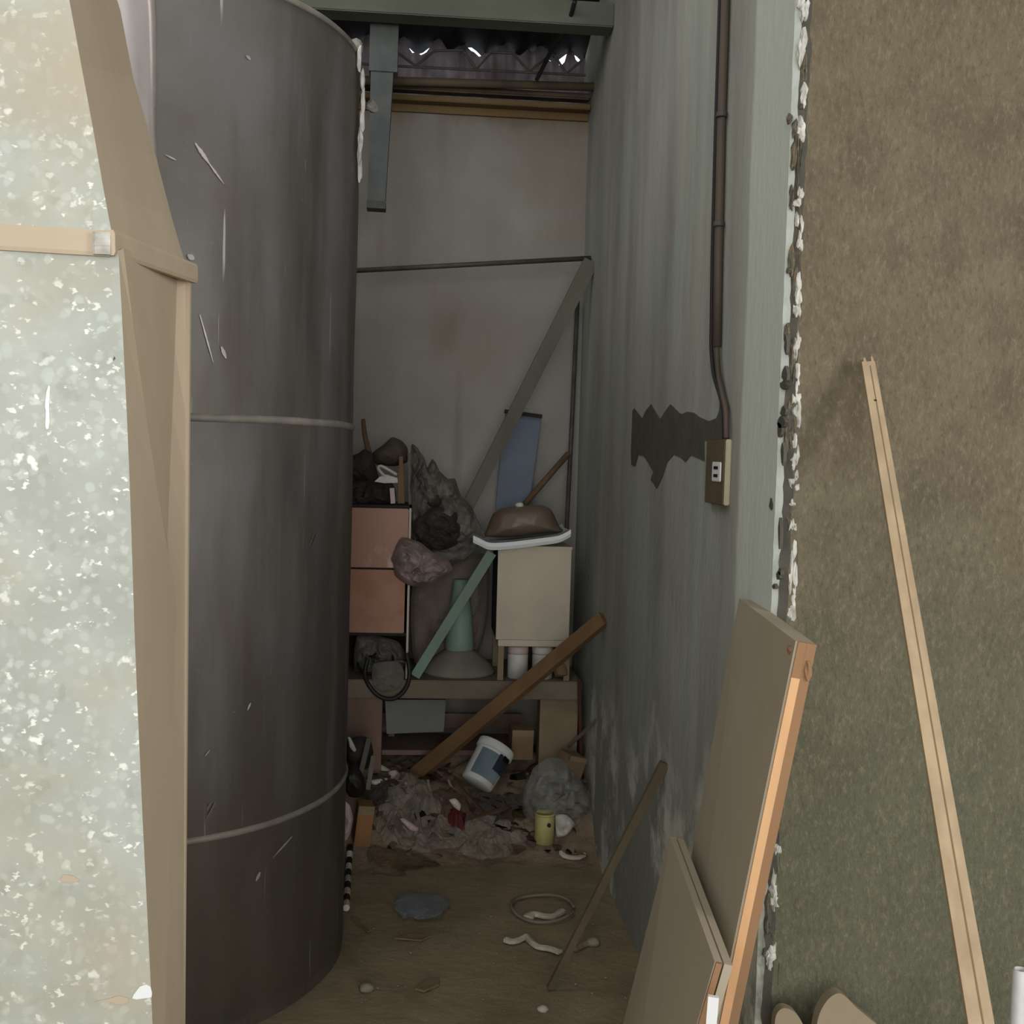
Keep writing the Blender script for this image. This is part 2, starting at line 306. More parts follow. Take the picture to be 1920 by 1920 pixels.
def tube(bm, pts, r, n=10, r1=None):
    pts = [Vector(p) for p in pts]; rings = []; up = None
    for i, p in enumerate(pts):
        t = (pts[min(i+1, len(pts)-1)]-pts[max(i-1, 0)]).normalized()
        if up is None:
            up = t.orthogonal().normalized()
        up = (up-t*up.dot(t)).normalized(); s = t.cross(up)
        rr = r if r1 is None else r+(r1-r)*i/(len(pts)-1)
        rings.append([bm.verts.new(p+(up*math.cos(2*math.pi*k/n)+s*math.sin(2*math.pi*k/n))*rr) for k in range(n)])
    for a, b_ in zip(rings, rings[1:]):
        for k in range(n): bm.faces.new((a[k], a[(k+1) % n], b_[(k+1) % n], b_[k]))
    bm.faces.new(rings[0][::-1]); bm.faces.new(rings[-1]); return bm
def spline(pts, n=8):
    pts = [Vector(p) for p in pts]; q = [pts[0]]+pts+[pts[-1]]; out = []
    for i in range(1, len(q)-2):
        for k in range(n):
            t = k/n; a, b_, c, d = q[i-1], q[i], q[i+1], q[i+2]
            out.append(0.5*((2*b_)+(c-a)*t+(2*a-5*b_+4*c-d)*t*t+(3*b_-a-3*c+d)*t**3))
    out.append(pts[-1]); return out
def lathe(bm, prof, base, axis=(0, 0, 1), n=40):
    axis = Vector(axis).normalized(); u = axis.orthogonal().normalized(); v = axis.cross(u); base = Vector(base); rings = []
    for r, h in prof: rings.append([bm.verts.new(base+axis*h+(u*math.cos(2*math.pi*k/n)+v*math.sin(2*math.pi*k/n))*max(r, 1e-4)) for k in range(n)])
    for a, b_ in zip(rings, rings[1:]):
        for k in range(n): bm.faces.new((a[k], a[(k+1) % n], b_[(k+1) % n], b_[k]))
    bm.faces.new(rings[0][::-1]); bm.faces.new(rings[-1]); return bm
def lump(bm, px, Y, depth, amp=0.012, freq=14, seed=0, n=56, rings=12, jag=0.0, floor_z=None):
    """a crumpled body filling the outline seen from the front, with real depth front and back"""
    pts = [P(x, y, Y) for x, y in px]; c = sum(pts, Vector())/len(pts)
    ol = []
    q = [pts[-1]]+pts+pts[:2]
    per = max(2, n//len(pts))
    for i in range(1, len(q)-2):
        for k in range(per):
            t = k/per; a, b_, cc_, d = q[i-1], q[i], q[i+1], q[i+2]
            s = 0.5*((2*b_)+(cc_-a)*t+(2*a-5*b_+4*cc_-d)*t*t+(3*b_-a-3*cc_+d)*t**3)
            ol.append(s.lerp(b_.lerp(cc_, t), 0.4))
    off = Vector((seed*3.7, seed*1.3, seed*2.1)); m_ = len(ol)
    def disp(p, e):
        q_ = p*freq+off; a = amp*e
        r_ = 1-abs(noise.noise(q_*0.9))*2
        r_ += 1.0*(1-abs(noise.noise(q_*1.9+Vector((3, 3, 3))))*2.4)*.55
        return Vector((noise.noise(q_)*a*.6, -(r_*1.1+noise.noise(q_*2.3)*.7)*a, noise.noise(q_+Vector((9, 9, 9)))*a*.6))
    def side(sgn):
        rs = []
        for k in range(1, rings+1):
            f = 1-k/rings; h = math.sqrt(max(0, 1-f*f))**1.15*depth/2
            if k == rings:
                p = c+Vector((0, sgn*h, 0)); p += disp(p, 1); rs.append([bm.verts.new(p)]); break
            rs.append([])
            for o in ol:
                p = c+(o-c)*f+Vector((0, sgn*h, 0)); p += disp(p, min(1, 3*(1-f))*0.9+0.1); rs[-1].append(bm.verts.new(p))
        return rs
    edge = []
    for o in ol:
        p = o+disp(o, 0.25+jag); edge.append(bm.verts.new(p))
    for sgn in (-1, 1):
        prev = edge
        for r in side(sgn):
            if len(r) == 1:
                for k in range(m_): bm.faces.new((prev[k], prev[(k+1) % m_], r[0]))
            else:
                for k in range(m_): bm.faces.new((prev[k], prev[(k+1) % m_], r[(k+1) % m_], r[k]))
                prev = r
    if floor_z is not None:
        for v in bm.verts: v.co.z = max(v.co.z, floor_z)
    return bm
def slab(bm, px, Y, t, tilt=None):
    """flat board whose outline is given at depth Y (a number or one per corner), thickness t away from the viewer"""
    Ys = Y if isinstance(Y, (list, tuple)) else [Y]*len(px)
    a = [bm.verts.new(P(x, y, yy)) for (x, y), yy in zip(px, Ys)]
    b_ = [bm.verts.new(v.co+Vector((0, t, 0))) for v in a]
    bm.faces.new(a); bm.faces.new(b_[::-1]); n = len(a)
    for k in range(n): bm.faces.new((a[k], a[(k+1) % n], b_[(k+1) % n], b_[k]))
    return bm
def crumple(bm, c, sx, sy, sz, seed, freq=9, amp=0.5, sub=3):
    r = bmesh.ops.create_icosphere(bm, subdivisions=sub, radius=1); off = Vector((seed*7.1, seed*3.3, seed))
    for v in r['verts']:
        d = v.co.normalized(); k = 1+amp*(noise.noise(d*1.6+off)+0.5*(1-2*abs(noise.noise(d*3.5+off))))
        v.co = Vector(c)+Vector((d.x*sx*k, d.y*sy*k, d.z*sz*k))
    return bm

# ================================================================== THE SETTING
CX, XW, YN, YB = 0, 0.7, 2.12, 4.86          # side wall plane, near corner, back wall
# floor with fine unevenness and rubbish-free dirt
bm = NB(); nx, ny = 70, 110; x0, x1, y0, y1 = -2.2, 3.2, -4.6, 4.95
g = [[bm.verts.new((x0+(x1-x0)*i/nx, y0+(y1-y0)*j/ny, 0)) for j in range(ny+1)] for i in range(nx+1)]
for col_ in g:
    for v in col_: v.co.z = 0.003*noise.noise(v.co*3) if v.co.y < 4.0 else 0
for i in range(nx):
    for j in range(ny): bm.faces.new((g[i][j], g[i+1][j], g[i+1][j+1], g[i][j+1]))
b2 = [v for v in bm.verts]
box(bm, x0, x1, y0, y1, -0.15, -0.03)
struct(obj('floor', bm, 'dirt', smooth=False))
# side wall (right), with chips of bare mortar and lime as real relief
bm = NB()
box(bm, XW, XW+0.18, YN+0.1, YB+0.2, -0.1, 4.2)
def relief(bm, outline, mi, t=0.003, X=XW):
    vs = [bm.verts.new((X-t, p.y, p.z)) for p in outline]; bb = [bm.verts.new((X+0.005, p.y, p.z)) for p in outline]
    f = bm.faces.new(vs); f.material_index = mi
    for k in range(len(vs)):
        f = bm.faces.new((vs[k], vs[(k+1) % len(vs)], bb[(k+1) % len(vs)], bb[k])); f.material_index = mi
patch = [(1187, 770), (1190, 766), (1198, 776), (1205, 785), (1212, 770), (1222, 758), (1232, 776), (1239, 786), (1248, 772), (1258, 758), (1270, 770), (1278, 777),
         (1290, 772), (1302, 774), (1312, 782), (1330, 790), (1345, 784), (1350, 770), (1352, 745), (1362, 752), (1366, 800), (1368, 822), (1322, 826), (1322, 864),
         (1308, 858), (1296, 853), (1286, 866), (1278, 858), (1264, 852), (1252, 866), (1244, 890), (1238, 905), (1232, 916), (1226, 905), (1221, 900), (1226, 885), (1218, 870),
         (1208, 855), (1198, 852), (1192, 874), (1185, 872), (1184, 850), (1186, 800)]
relief(bm, [W(*p) for p in patch], 1, 0.0025)
rb_ = random.Random(9)
for (x_, y_, a_, b_) in ((1474, 645, 3, 22), (1472, 702, 6, 15), (1470, 722, 7, 10), (1469, 772, 6, 10), (1466, 792, 8, 12), (1462, 806, 5, 16), (1447, 946, 4, 12), (1463, 1072, 3, 8), (1452, 1100, 3, 6), (1468, 850, 3, 20), (1462, 1000, 2, 30), (1460, 1080, 5, 8)):
    relief(bm, [W(x_+a_*math.cos(k*.7)*rb_.uniform(.6, 1.2), y_+b_*math.sin(k*.7)*rb_.uniform(.7, 1.2)) for k in range(9)], 1, 0.0015)
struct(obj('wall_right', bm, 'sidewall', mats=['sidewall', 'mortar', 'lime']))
# corner pier: a slightly irregular broken edge (arris) where stucco meets plaster
bm = NB(); nz = 260; cols = []
def edge_off(z):
    return 0.006*noise.noise(Vector((0, 0, z*9)))+0.005*noise.noise(Vector((5, 0, z*31)))
for k in range(nz+1):
    z = -0.1+4.3*k/nz; e = edge_off(z); e2 = 0.008*noise.noise(Vector((8, 0, z*23)))+0.004
    pts = [(XW, YN+0.1, z), (XW+0.0, YN+0.018+abs(e), z), (XW+0.010+e, YN+0.006+e2*.4, z), (XW+0.022+abs(e2), YN-0.002, z), (XW+0.06, YN, z), (3.1, YN, z), (3.1, YN+0.2, z), (XW+0.18, YN+0.2, z), (XW+.18, YN+.1, z)]
    cols.append([bm.verts.new(p) for p in pts])
for k in range(nz):
    z = -0.1+4.3*(k+.5)/nz
    for j in range(len(pts)):
        f = bm.faces.new((cols[k][j], cols[k][(j+1) % 9], cols[k+1][(j+1) % 9], cols[k+1][j]))
        f.material_index = 1 if j >= 3 else 0
        if j == 1: f.material_index = 0
        if j == 2: f.material_index = 3
def edge_x(y): return 1507-24*y/1150 if y < 1150 else 1483-38*(y-1150)/650
rnd = random.Random(3)
spots = [(20, 22), (90, 24), (172, 20), (235, 16), (372, 14), (408, 16), (455, 14), (556, 26), (585, 18), (655, 22), (712, 26), (742, 16), (775, 26), (835, 30), (862, 14), (905, 16), (945, 8),
         (985, 16), (1030, 26), (1060, 30), (1095, 16), (1125, 26), (1150, 14), (1585, 14), (1660, 26), (1690, 14), (1775, 18), (1800, 14)]
for y, h in spots:
    n0 = len(bm.faces)
    for k in range(3):
        p = P(edge_x(y)+rnd.uniform(-5, 5), y+rnd.uniform(-h, h)*.8, YN+.004); crumple(bm, p, rnd.uniform(.003, .0065), .007, h/1000*rnd.uniform(.5, 1.0), rnd.random()*90, sub=2, amp=.7)
    bm.faces.ensure_lookup_table()
    for f in bm.faces[n0:]: f.material_index = 2
for k in range(95):
    y = rnd.uniform(-40, 1880); n0 = len(bm.faces)
    p = P(edge_x(y)+rnd.gauss(-2, 7), y, YN+.006); crumple(bm, p, rnd.uniform(.002, .006), .006, rnd.uniform(.005, .035), rnd.random()*90, sub=2, amp=.8)
    bm.faces.ensure_lookup_table()
    for f in bm.faces[n0:]: f.material_index = 1 if rnd.random() < .6 else 3
struct(obj('wall_front', bm, 'stucco', mats=['sidewall', 'stucco', 'lime', 'mortar']))
# back wall and the sheet above it
zt = P(900, 186, YB).z
struct(obj('wall_back', boxn(-2.2, XW+0.02, YB, YB+0.15, -0.1, zt), 'backwall'))
struct(obj('wall_left', boxn(-2.3, -2.2, -4.6, 5.0, -0.1, 4.2), 'ceil'))
struct(obj('wall_side', boxn(3.1, 3.2, -4.6, 2.4, -0.1, 4.2), 'ceil'))
struct(obj('ceiling', boxn(-2.3, 3.2, -4.6, 3.1, 3.95, 4.1), 'ceil'))
# corrugated roof over the passage: dark, wavy, sloping down to the back wall
bm = NB(); nx, ny = 150, 10; g = []
for i in range(nx+1):
    x = -2.3+3.2*i/nx; row = []
    for j in range(ny+1):
        f = j/ny; y = 2.9+(5.06-2.9)*f; z = 3.86-(3.86-3.277)*f+0.022*math.sin(x*2*math.pi/0.15)
        row.append(bm.verts.new((x, y, z)))
    g.append(row)
for i in range(nx):
    for j in range(ny): bm.faces.new((g[i][j], g[i+1][j], g[i+1][j+1], g[i][j+1]))
r = bmesh.ops.solidify(bm, geom=bm.faces[:], thickness=0.004)
struct(obj('ceiling', bm, 'roof', smooth=True))
# pale corrugated strip closing the gap above the wall, its top edge ragged so daylight leaks over it
bm = NB(); row = []; nx = 240
for i in range(nx+1):
    x = -2.2+2.93*i/nx; y = YB+0.16+0.012*math.sin(x*2*math.pi/0.076)
    rb = 3.277+0.022*math.sin(x*2*math.pi/0.15); top = rb+.012
    for pxn, w_, d_ in ((668, 11, .050), (772, 7, .030), (795, 12, .036), (890, 14, .044), (925, 10, .024), (958, 6, .03), (1000, 5, .02), (1030, 5, .028), (1054, 9, .056), (1083, 8, .052)):
        top -= d_*math.exp(-((x-P(pxn, 100, 5.02).x)/(w_/2100*5.02))**4)
    row.append((bm.verts.new((x, y, zt-0.05)), bm.verts.new((x, y, top))))
for a, b_ in zip(row, row[1:]): bm.faces.new((a[0], b_[0], b_[1], a[1]))
bmesh.ops.solidify(bm, geom=bm.faces[:], thickness=0.004)
struct(obj('trim_1', bm, 'sheetmauve', smooth=True))

# ================================================================== OVERHEAD
# cross beam
a, c = P(560, 22, 4.3), P(1127, 34, 4.3)
a.x = -2.2
bm = NB(); box(bm, -2.2, XW, 4.26, 4.36, c.z-0.045, c.z+0.045, bev=0.004)
tag(obj('cross_beam', bm, 'beam'), 'grey-green cross beam spanning wall to wall just under the dark roof', 'beam')
# hanging grey post
t = thing('hanging_post', 'slate-grey square post hanging down from the roof beside the big tank', 'post', P(712, 200, 4.45))
pts = [(P(721, 30, 4.45), .118, .05), (P(721, 138, 4.45), .112, .05)]
bm = NB(); bar(bm, P(722, 28, 4.45), P(719, 140, 4.45), .108, .08, (1, 0, 0)); obj('upper_sleeve', bm, 'post', t)
bm = NB(); bar(bm, P(717, 138, 4.45), P(706, 380, 4.45), .086, .065, (1, 0, 0), w1=.068); obj('shaft', bm, 'post', t)
bm = NB(); bar(bm, P(706, 380, 4.45), P(705.5, 394, 4.45), .073, .07, (1, 0, 0)); obj('end_cap', bm, 'darkmetal', t)
# pipes on the wall head
bm = NB(); tube(bm, [P(600, 148, 4.74), P(1114, 163, 4.74)], 0.017, 12)
tag(obj('horizontal_pipe', bm, 'tanpipe', smooth=True), 'thin tan pipe running along the head of the back wall, above the rusty rail', 'pipe')
t = thing('wall_head_rail', 'rusty ochre angle rail along the top of the grey back wall', 'rail', P(900, 190, 4.83))
bm = NB(); p = P(900, 190, 4.8); box(bm, -1.6, XW-.005, 4.785, 4.858, p.z-0.014, p.z+0.008, bev=.003); obj('flange', bm, 'rustangle', t)
bm = NB(); box(bm, -1.6, XW-.005, 4.845, 4.858, p.z-0.045, p.z-0.014); obj('web', bm, 'rustangle', t)
bm = NB(); box(bm, -1.6, XW-.005, 4.79, 4.85, p.z+0.03, p.z+0.056, bev=.006); obj('batten', bm, 'tanpipe', t)
# lattice bar
t = thing('lattice_truss', 'thin dark zigzag lattice rod under the roof gap above the wall', 'truss', P(900, 130, 4.7))
bm = NB(); tube(bm, [P(560, 112, 4.7), P(745, 124, 4.7), P(1098, 141, 4.7)], .0055, 8); obj('bottom_chord', bm, 'darkmetal', t)
zz = [(600, 88), (628, 118), (660, 92), (740, 95), (780, 124), (815, 95), (868, 94), (893, 130), (922, 98), (962, 100), (992, 135), (1030, 104), (1040, 104), (1062, 138), (1092, 112)]
for k in range(0, len(zz)-1):
    if zz[k+1][0]-zz[k][0] < 60:
        bm = NB(); tube(bm, [P(*zz[k], 4.7), P(*zz[k+1], 4.7)], .005, 6); obj('diagonal', bm, 'darkmetal', t)
bm = NB(); tube(bm, spline([P(1078, 2, 4.2), P(1066, 40, 4.3), P(1042, 78, 4.5), P(1022, 118, 4.6), P(1006, 150, 4.66)]), .009, 8)
tag(obj('hanging_rod', bm, 'hose', smooth=True), 'short black bent rod hanging down in front of the bright roof gap', 'rod')
# tie rod across the passage
bm = NB(); tube(bm, [P(600, 511, 4.62), P(1108, 484, 4.62)], .0105, 10)
tag(obj('tie_rod', bm, 'darkmetal', smooth=True), 'thin dark iron rod running level across the back wall to the leaning plank', 'rod')

# ================================================================== TANK
TX, TY, TR, TH = -0.885, 3.369, 0.692, 2.635
t = thing('sheet_metal_tank', 'tall round tank of scuffed grey sheet metal standing beside the passage', 'tank', (TX, TY, 0))
def cyl(z0, z1, rr, n=160, nz=24, wob=0.004):
    bm = NB(); rings = []
    for k in range(nz+1):
        z = z0+(z1-z0)*k/nz; ring = []
        for i in range(n):
            a = 2*math.pi*i/n; q = Vector((math.cos(a)*2, math.sin(a)*2, z*1.3))
            r = rr+wob*noise.noise(q*1.5)
            if z > 2.2:      # dented, torn rim on the passage side
                r -= 0.010*max(0, noise.noise(Vector((a*5, z*9, 2))))
            ring.append(bm.verts.new((TX+r*math.cos(a), TY+r*math.sin(a), z)))
        rings.append(ring)
    for a_, b_ in zip(rings, rings[1:]):
        for i in range(n): bm.faces.new((a_[i], a_[(i+1) % n], b_[(i+1) % n], b_[i]))
    return bm
bm = cyl(0.0, 2.635, TR, nz=60); bmesh.ops.solidify(bm, geom=bm.faces[:], thickness=0.006)
obj('shell', bm, 'tank', t, smooth=True)
def hoop(z, h, rr, wig=0.0):
    bm = NB(); n = 160; prof = [(rr, -h), (rr+.004, -h*.5), (rr+.005, 0), (rr+.004, h*.5), (rr, h), (rr-.006, h), (rr-.006, -h)]
    rings = []
    for i in range(n):
        a = 2*math.pi*i/n; dz = wig*noise.noise(Vector((math.cos(a)*3, math.sin(a)*3, z)))
        wr = 0.004*noise.noise(Vector((math.cos(a)*2, math.sin(a)*2, z*1.3))*1.5)
        rings.append([bm.verts.new((TX+(r+wr)*math.cos(a), TY+(r+wr)*math.sin(a), z+dd+dz)) for r, dd in prof])
    for i in range(n):
        for k in range(len(prof)): bm.faces.new((rings[i][k], rings[(i+1) % n][k], rings[(i+1) % n][(k+1) % len(prof)], rings[i][(k+1) % len(prof)]))
    return bm
obj('seam_band', hoop(0.525, 0.009, TR+.001, .006), 'seam', t, smooth=True, label='pale lower seam band')
obj('seam_band', hoop(1.57, 0.010, TR+.001, .006), 'seam', t, smooth=True, label='pale upper seam band')
obj('rim', hoop(2.635, 0.008, TR-.001, .004), 'seam', t, smooth=True)
# pale strip painting in a reflection high on the near side
def onTank(px, py, rr=TR):
    d = ray(px, py); ox, oy = EYE.x-TX, EYE.y-TY; A = d.x**2+d.y**2; B = 2*(ox*d.x+oy*d.y); Cq = ox*ox+oy*oy-rr*rr
    s = (-B-math.sqrt(max(0, B*B-4*A*Cq)))/(2*A); return EYE+d*s
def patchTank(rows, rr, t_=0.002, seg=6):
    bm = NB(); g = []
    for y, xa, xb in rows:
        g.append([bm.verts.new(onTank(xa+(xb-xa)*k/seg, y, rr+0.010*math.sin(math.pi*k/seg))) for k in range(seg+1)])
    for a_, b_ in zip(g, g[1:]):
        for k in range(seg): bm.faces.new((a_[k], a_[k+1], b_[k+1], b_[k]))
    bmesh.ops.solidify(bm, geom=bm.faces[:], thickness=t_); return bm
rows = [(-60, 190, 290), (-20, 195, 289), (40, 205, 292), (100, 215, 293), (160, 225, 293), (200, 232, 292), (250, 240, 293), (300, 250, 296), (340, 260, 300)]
obj('reflection_strip', patchTank(rows, TR+.004), 'strip', t, smooth=True, label='pale strip standing in for a reflection near the top')
# torn ragged edge at the passage side of the rim
bm = NB()
for i, (px, py) in enumerate([(676, 112), (682, 150), (683, 190), (681, 225), (678, 260), (676, 290), (677, 318)]):
    p = onTank(664, py, TR); q = P(px, py, p.y+0.02)
    crumple(bm, (q.x-.003, q.y, q.z), .006, .008, .032, i, sub=2)
obj('torn_edge', bm, 'lime', t, label='white torn sheet edge along the passage side')
bm = NB(); crumple(bm, P(697, 200, 3.45), .016, .01, .016, 3, sub=2); obj('sheet_tab', bm, 'seam', t)
bm = NB(); crumple(bm, P(668, 88, 3.45), .018, .014, .022, 6, sub=2)
obj('sheet_tab', bm, 'seam', t)

def tankmark(x0, y0, x1, y1, w0, w1, m_, seed=0):
    bm = NB(); n_ = 10; A = []
    dx, dy = x1-x0, y1-y0; l_ = math.hypot(dx, dy); nx_, ny_ = -dy/l_, dx/l_
    for k in range(n_+1):
        f = k/n_; w_ = (w0+(w1-w0)*f)*(.35+.9*math.sin(math.pi*min(.97, max(.03, f))))*(1+.5*noise.noise(Vector((k*.9, seed, 0))))/2
        cx_, cy_ = x0+dx*f, y0+dy*f; A.append([bm.verts.new(onTank(cx_+nx_*w_*a, cy_+ny_*w_*a, TR+.006)) for a in (-1, 0, 1)])
    for a, b__ in zip(A, A[1:]):
        for k in range(2): bm.faces.new((a[k], a[k+1], b__[k+1], b__[k]))
    bmesh.ops.solidify(bm, geom=bm.faces[:], thickness=.0012); obj('scratch', bm, 'module' if m_ == 'strip' else 'strip', t)
for q_ in [(366, 268, 392, 306, 5, 6, 'seam'), (392, 306, 420, 345, 4, 2, 'seam'), (310, 290, 330, 300, 2, 3, 'seam'), (375, 590, 400, 680, 2, 2, 'seam'), (415, 650, 424, 672, 6, 5, 'seam'), (462, 104, 470, 112, 4, 4, 'seam'),
           (352, 478, 364, 486, 8, 9, 'strip'), (470, 1318, 464, 1332, 3, 2, 'strip'), (394, 1406, 384, 1418, 2, 2, 'seam'), (488, 1635, 480, 1652, 5, 4, 'seam'), (548, 1568, 512, 1608, 3, 1.5, 'seam')]: tankmark(*q_)
# ================================================================== GALVANISED DUCT
X0 = P(215, 455, 1.5).x
t = thing('galvanised_duct', 'boxy duct of bright spangled galvanised sheet filling the left foreground', 'duct', (X0-0.4, 1.7, 0))
# right edge of the front sheet, measured at depth 1.5, and far edge at depth 1.95
Nr = [(-260, 86), (-120, 108), (0, 130), (120, 152), (250, 176), (360, 195), (440, 210), (456, 213)]
Fr = [(-260, 150), (-120, 190), (0, 226), (130, 250), (280, 292), (400, 322), (480, 345), (505, 352)]
bm = NB(); ga = []
for (yn, xn), (yf, xf) in zip(Nr, Fr):
    a = P(xn, yn, 1.5); c = P(xf, yf, 1.95); c.z = a.z + (c.z-a.z)*0.9
    ga.append([bm.verts.new((-1.9, 1.5, a.z)), bm.verts.new(a), bm.verts.new(c)])
for a_, b_ in zip(ga, ga[1:]):
    bm.faces.new((a_[0], a_[1], b_[1], b_[0])).material_index = 0
    bm.faces.new((a_[1], a_[2], b_[2], b_[1])).material_index = 1
# back cover so it is a closed body
bk = [bm.verts.new((-1.9, 1.95, r_[2].co.z)) for r_ in ga]
for k in range(len(ga)-1): bm.faces.new((ga[k][2], bk[k], bk[k+1], ga[k+1][2])).material_index = 1
bm.faces.new((ga[0][0], ga[0][1], ga[0][2], bk[0])).material_index = 1
obj('upper_hopper', bm, 'galv', t, mats=['galv', 'dustside'], label='upper hopper section that narrows upward')
# lower box with cross-broken side
low = [(470, 222, 350), (600, 229, 350), (760, 237, 349), (900, 243, 348), (1050, 248, 347), (1180, 252, 346), (1350, 259, 345), (1550, 268, 344), (1750, 278, 343), (1920, 286, 342), (2200, 298, 341), (2500, 306, 340)]
def crease(y):   # two creases converge at y 1180
    if y <= 1180:
        f = (y-470)/(1180-470); return 226+(326-226)*f, 350+(327-350)*f
    f = (y-1180)/740; return 327-22*f, 330-10*f
bm = NB(); g = []
for y, xn, xf in low:
    a = P(xn, y, 1.5); z = a.z
    def atz(px, Yd):
        q = P(px, y, Yd); return Vector((q.x, q.y, z))
    ca, cb = crease(y)
    def mid(px, push):
        # depth proportionally between the two edges
        f = max(0.02, min(.98, (px-xn)/(xf-xn))); Yd = 1.5/(1-f*(1-1.5/1.95)); q = P(px, y, Yd); return Vector((q.x-push*0.3, q.y+push*.0, z))
    k1 = 0.012 if y > 500 else 0; k2 = 0.03 if y > 500 else 0
    c1_, c2_ = mid(ca, -0.012), mid(cb, 0.05)
    cm = mid((ca+cb)/2, 0.015)
    g.append([bm.verts.new(v) for v in ((-1.9, 1.5, z), a, c1_, cm, c2_, atz(xf, 1.95), (-1.9, 1.95, z))])
g.append([bm.verts.new((v.co.x, v.co.y, 0.0)) for v in g[-1]])
zf = P(352, 512, 1.95).z
for k_, f_ in ((2, .12), (3, .5), (4, .93), (5, 1), (6, 1)): g[0][k_].co.z += (zf-g[0][k_].co.z)*f_
for a_, b_ in zip(g, g[1:]):
    for k in range(7):
        bm.faces.new((a_[k], a_[(k+1) % 7], b_[(k+1) % 7], b_[k])).material_index = 0 if k == 0 else 1
bm.faces.new(g[0]); bm.faces.new(g[-1][::-1])
obj('lower_box', bm, 'galv', t, mats=['galv', 'dustside'])
# drive-cleat seams: front and side
def strip3(bm, a, b_, h, th, outn):
    a, b_ = Vector(a), Vector(b_); o = Vector(outn); ax = (b_-a).normalized(); u = ax.cross(o).normalized()
    seg = 12; rows = []
    for k in range(seg+1):
        c = a.lerp(b_, k/seg)+o*0.002*noise.noise(Vector((k*.8, a.x*5, 0))); rows.append([bm.verts.new(c+u*s*h/2+o*q) for s, q in ((-1, -.004), (-1, th*.7), (-.7, th), (.7, th), (1, th*.7), (1, -.004))])
    for r1_, r2_ in zip(rows, rows[1:]):
        for k in range(6): bm.faces.new((r1_[k], r1_[(k+1) % 6], r2_[(k+1) % 6], r2_[k]))
    bm.faces.new(rows[0]); bm.faces.new(rows[-1][::-1]); return bm
zz0 = P(100, 455, 1.5).z
bm = NB(); strip3(bm, (-1.9, 1.5, P(0, 448, 1.5).z+.03), P(208, 458, 1.5), 0.033, 0.006, (0, -1, 0)); obj('seam_cleat', bm, 'galv', t, mats=['dustside'], label='beige horizontal cleat on the front sheet')
a, c = P(209, 455, 1.49), P(362, 513, 1.97)
bm = NB(); strip3(bm, a+Vector((-.003, 0, .0)), c, 0.032, 0.008, (1, -.15, 0)); obj('seam_cleat', bm, 'dustside', t, label='beige slanting cleat on the side sheet')
bm = NB(); strip3(bm, P(192, 436, 1.492), P(192, 478, 1.492), .022, .006, (0, -1, 0)); obj('bright_tab', bm, 'lime', t, label='bright white tab on the front cleat')
def sheetmark(px, mt, name):
    bm = NB(); vs = [bm.verts.new(P(x, y, 1.4988)) for x, y in px]; vb = [bm.verts.new(v.co+Vector((0, .0011, 0))) for v in vs]; bm.faces.new(vs); bm.faces.new(vb[::-1]); n_ = len(vs)
    for k in range(n_): bm.faces.new((vs[k], vs[(k+1) % n_], vb[(k+1) % n_], vb[k]))
    obj(name, bm, mt, t)
sheetmark([(91, 722), (94, 726), (92, 760), (93, 790), (91, 804), (87, 805), (85, 800), (86, 770), (84, 762), (87, 735)], 'module', 'scratch')
sheetmark([(248, 1872), (250, 1866), (262, 1850), (274, 1846), (282, 1850), (285, 1862), (284, 1870), (270, 1872), (256, 1874)], 'module', 'paint_fleck')
sheetmark([(178, 1878), (200, 1874), (222, 1867), (242, 1872), (238, 1880), (222, 1884), (205, 1878)], 'dustside', 'dirt_smudge')
sheetmark([(110, 1652), (120, 1640), (136, 1642), (150, 1650), (138, 1655), (124, 1654)], 'dustside', 'dirt_smudge')
sheetmark([(214, 668), (216, 672), (212, 676)], 'mortar', 'nick')
# back flange; its lip is pale to paint in caught light
bm = NB(); a, c = P(351, 530, 1.955), P(340, 1920, 1.955); c2_ = Vector((c.x, c.y, 0.01)); c2_.x += (c.x-a.x)*.3
bar(bm, a, c2_, 0.012, 0.012, (1, 0, 0)); obj('flange', bm, 'dustside', t)
bm = NB(); bar(bm, P(354.5, 530, 1.965), P(346, 1700, 1.965), 0.0018, 0.006, (1, 0, 0)); obj('flange_lip', bm, 'strip', t, label='thin lip of the back flange, painted bright as caught light')

# ================================================================== SIDE WALL FITTINGS
cp = [W(1361, -60, .688), W(1360, 0, .688), W(1352, 250, .688), W(1347, 480, .688), W(1344, 650, .688), W(1347, 700, .688), W(1356, 745, .688), W(1361, 770, .688), W(1362, 822, .688)]
cp[0].z = 3.6
t = thing('wall_conduit', 'dark brown conduit pipe running down the plastered wall to the switch box', 'conduit', cp[-1])
bm = NB(); tube(bm, [cp[0], cp[1], cp[2], cp[3], cp[4]], .0105, 12); obj('pipe', bm, 'conduit', t, smooth=True)
bm = NB(); tube(bm, spline(cp[4:]), .0065, 10); obj('bent_tail', bm, 'conduit', t, smooth=True)
for y in (215, 420):
    p = W(1353 if y < 300 else 1348, y, .686); bm = NB(); lathe(bm, [(.0115, -.006), (.0130, -.005), (.0130, .005), (.0115, .006)], p, (0, 0, 1), 16); obj('clamp', bm, 'darkmetal', t)
bm = NB(); q = [W(1351, -60, .692), W(1350, 0, .692), W(1342, 250, .692), W(1336, 480, .692), W(1333.5, 650, .692), W(1338, 700, .692), W(1350, 742, .692), W(1357, 775, .692), W(1358, 822, .692)]; q[0].z = 3.6
tube(bm, q[:5]+spline(q[4:])[1:], .005, 8)
tag(obj('black_cable', bm, 'blackcable', smooth=True), 'black cable clipped against the left side of the brown conduit', 'cable')
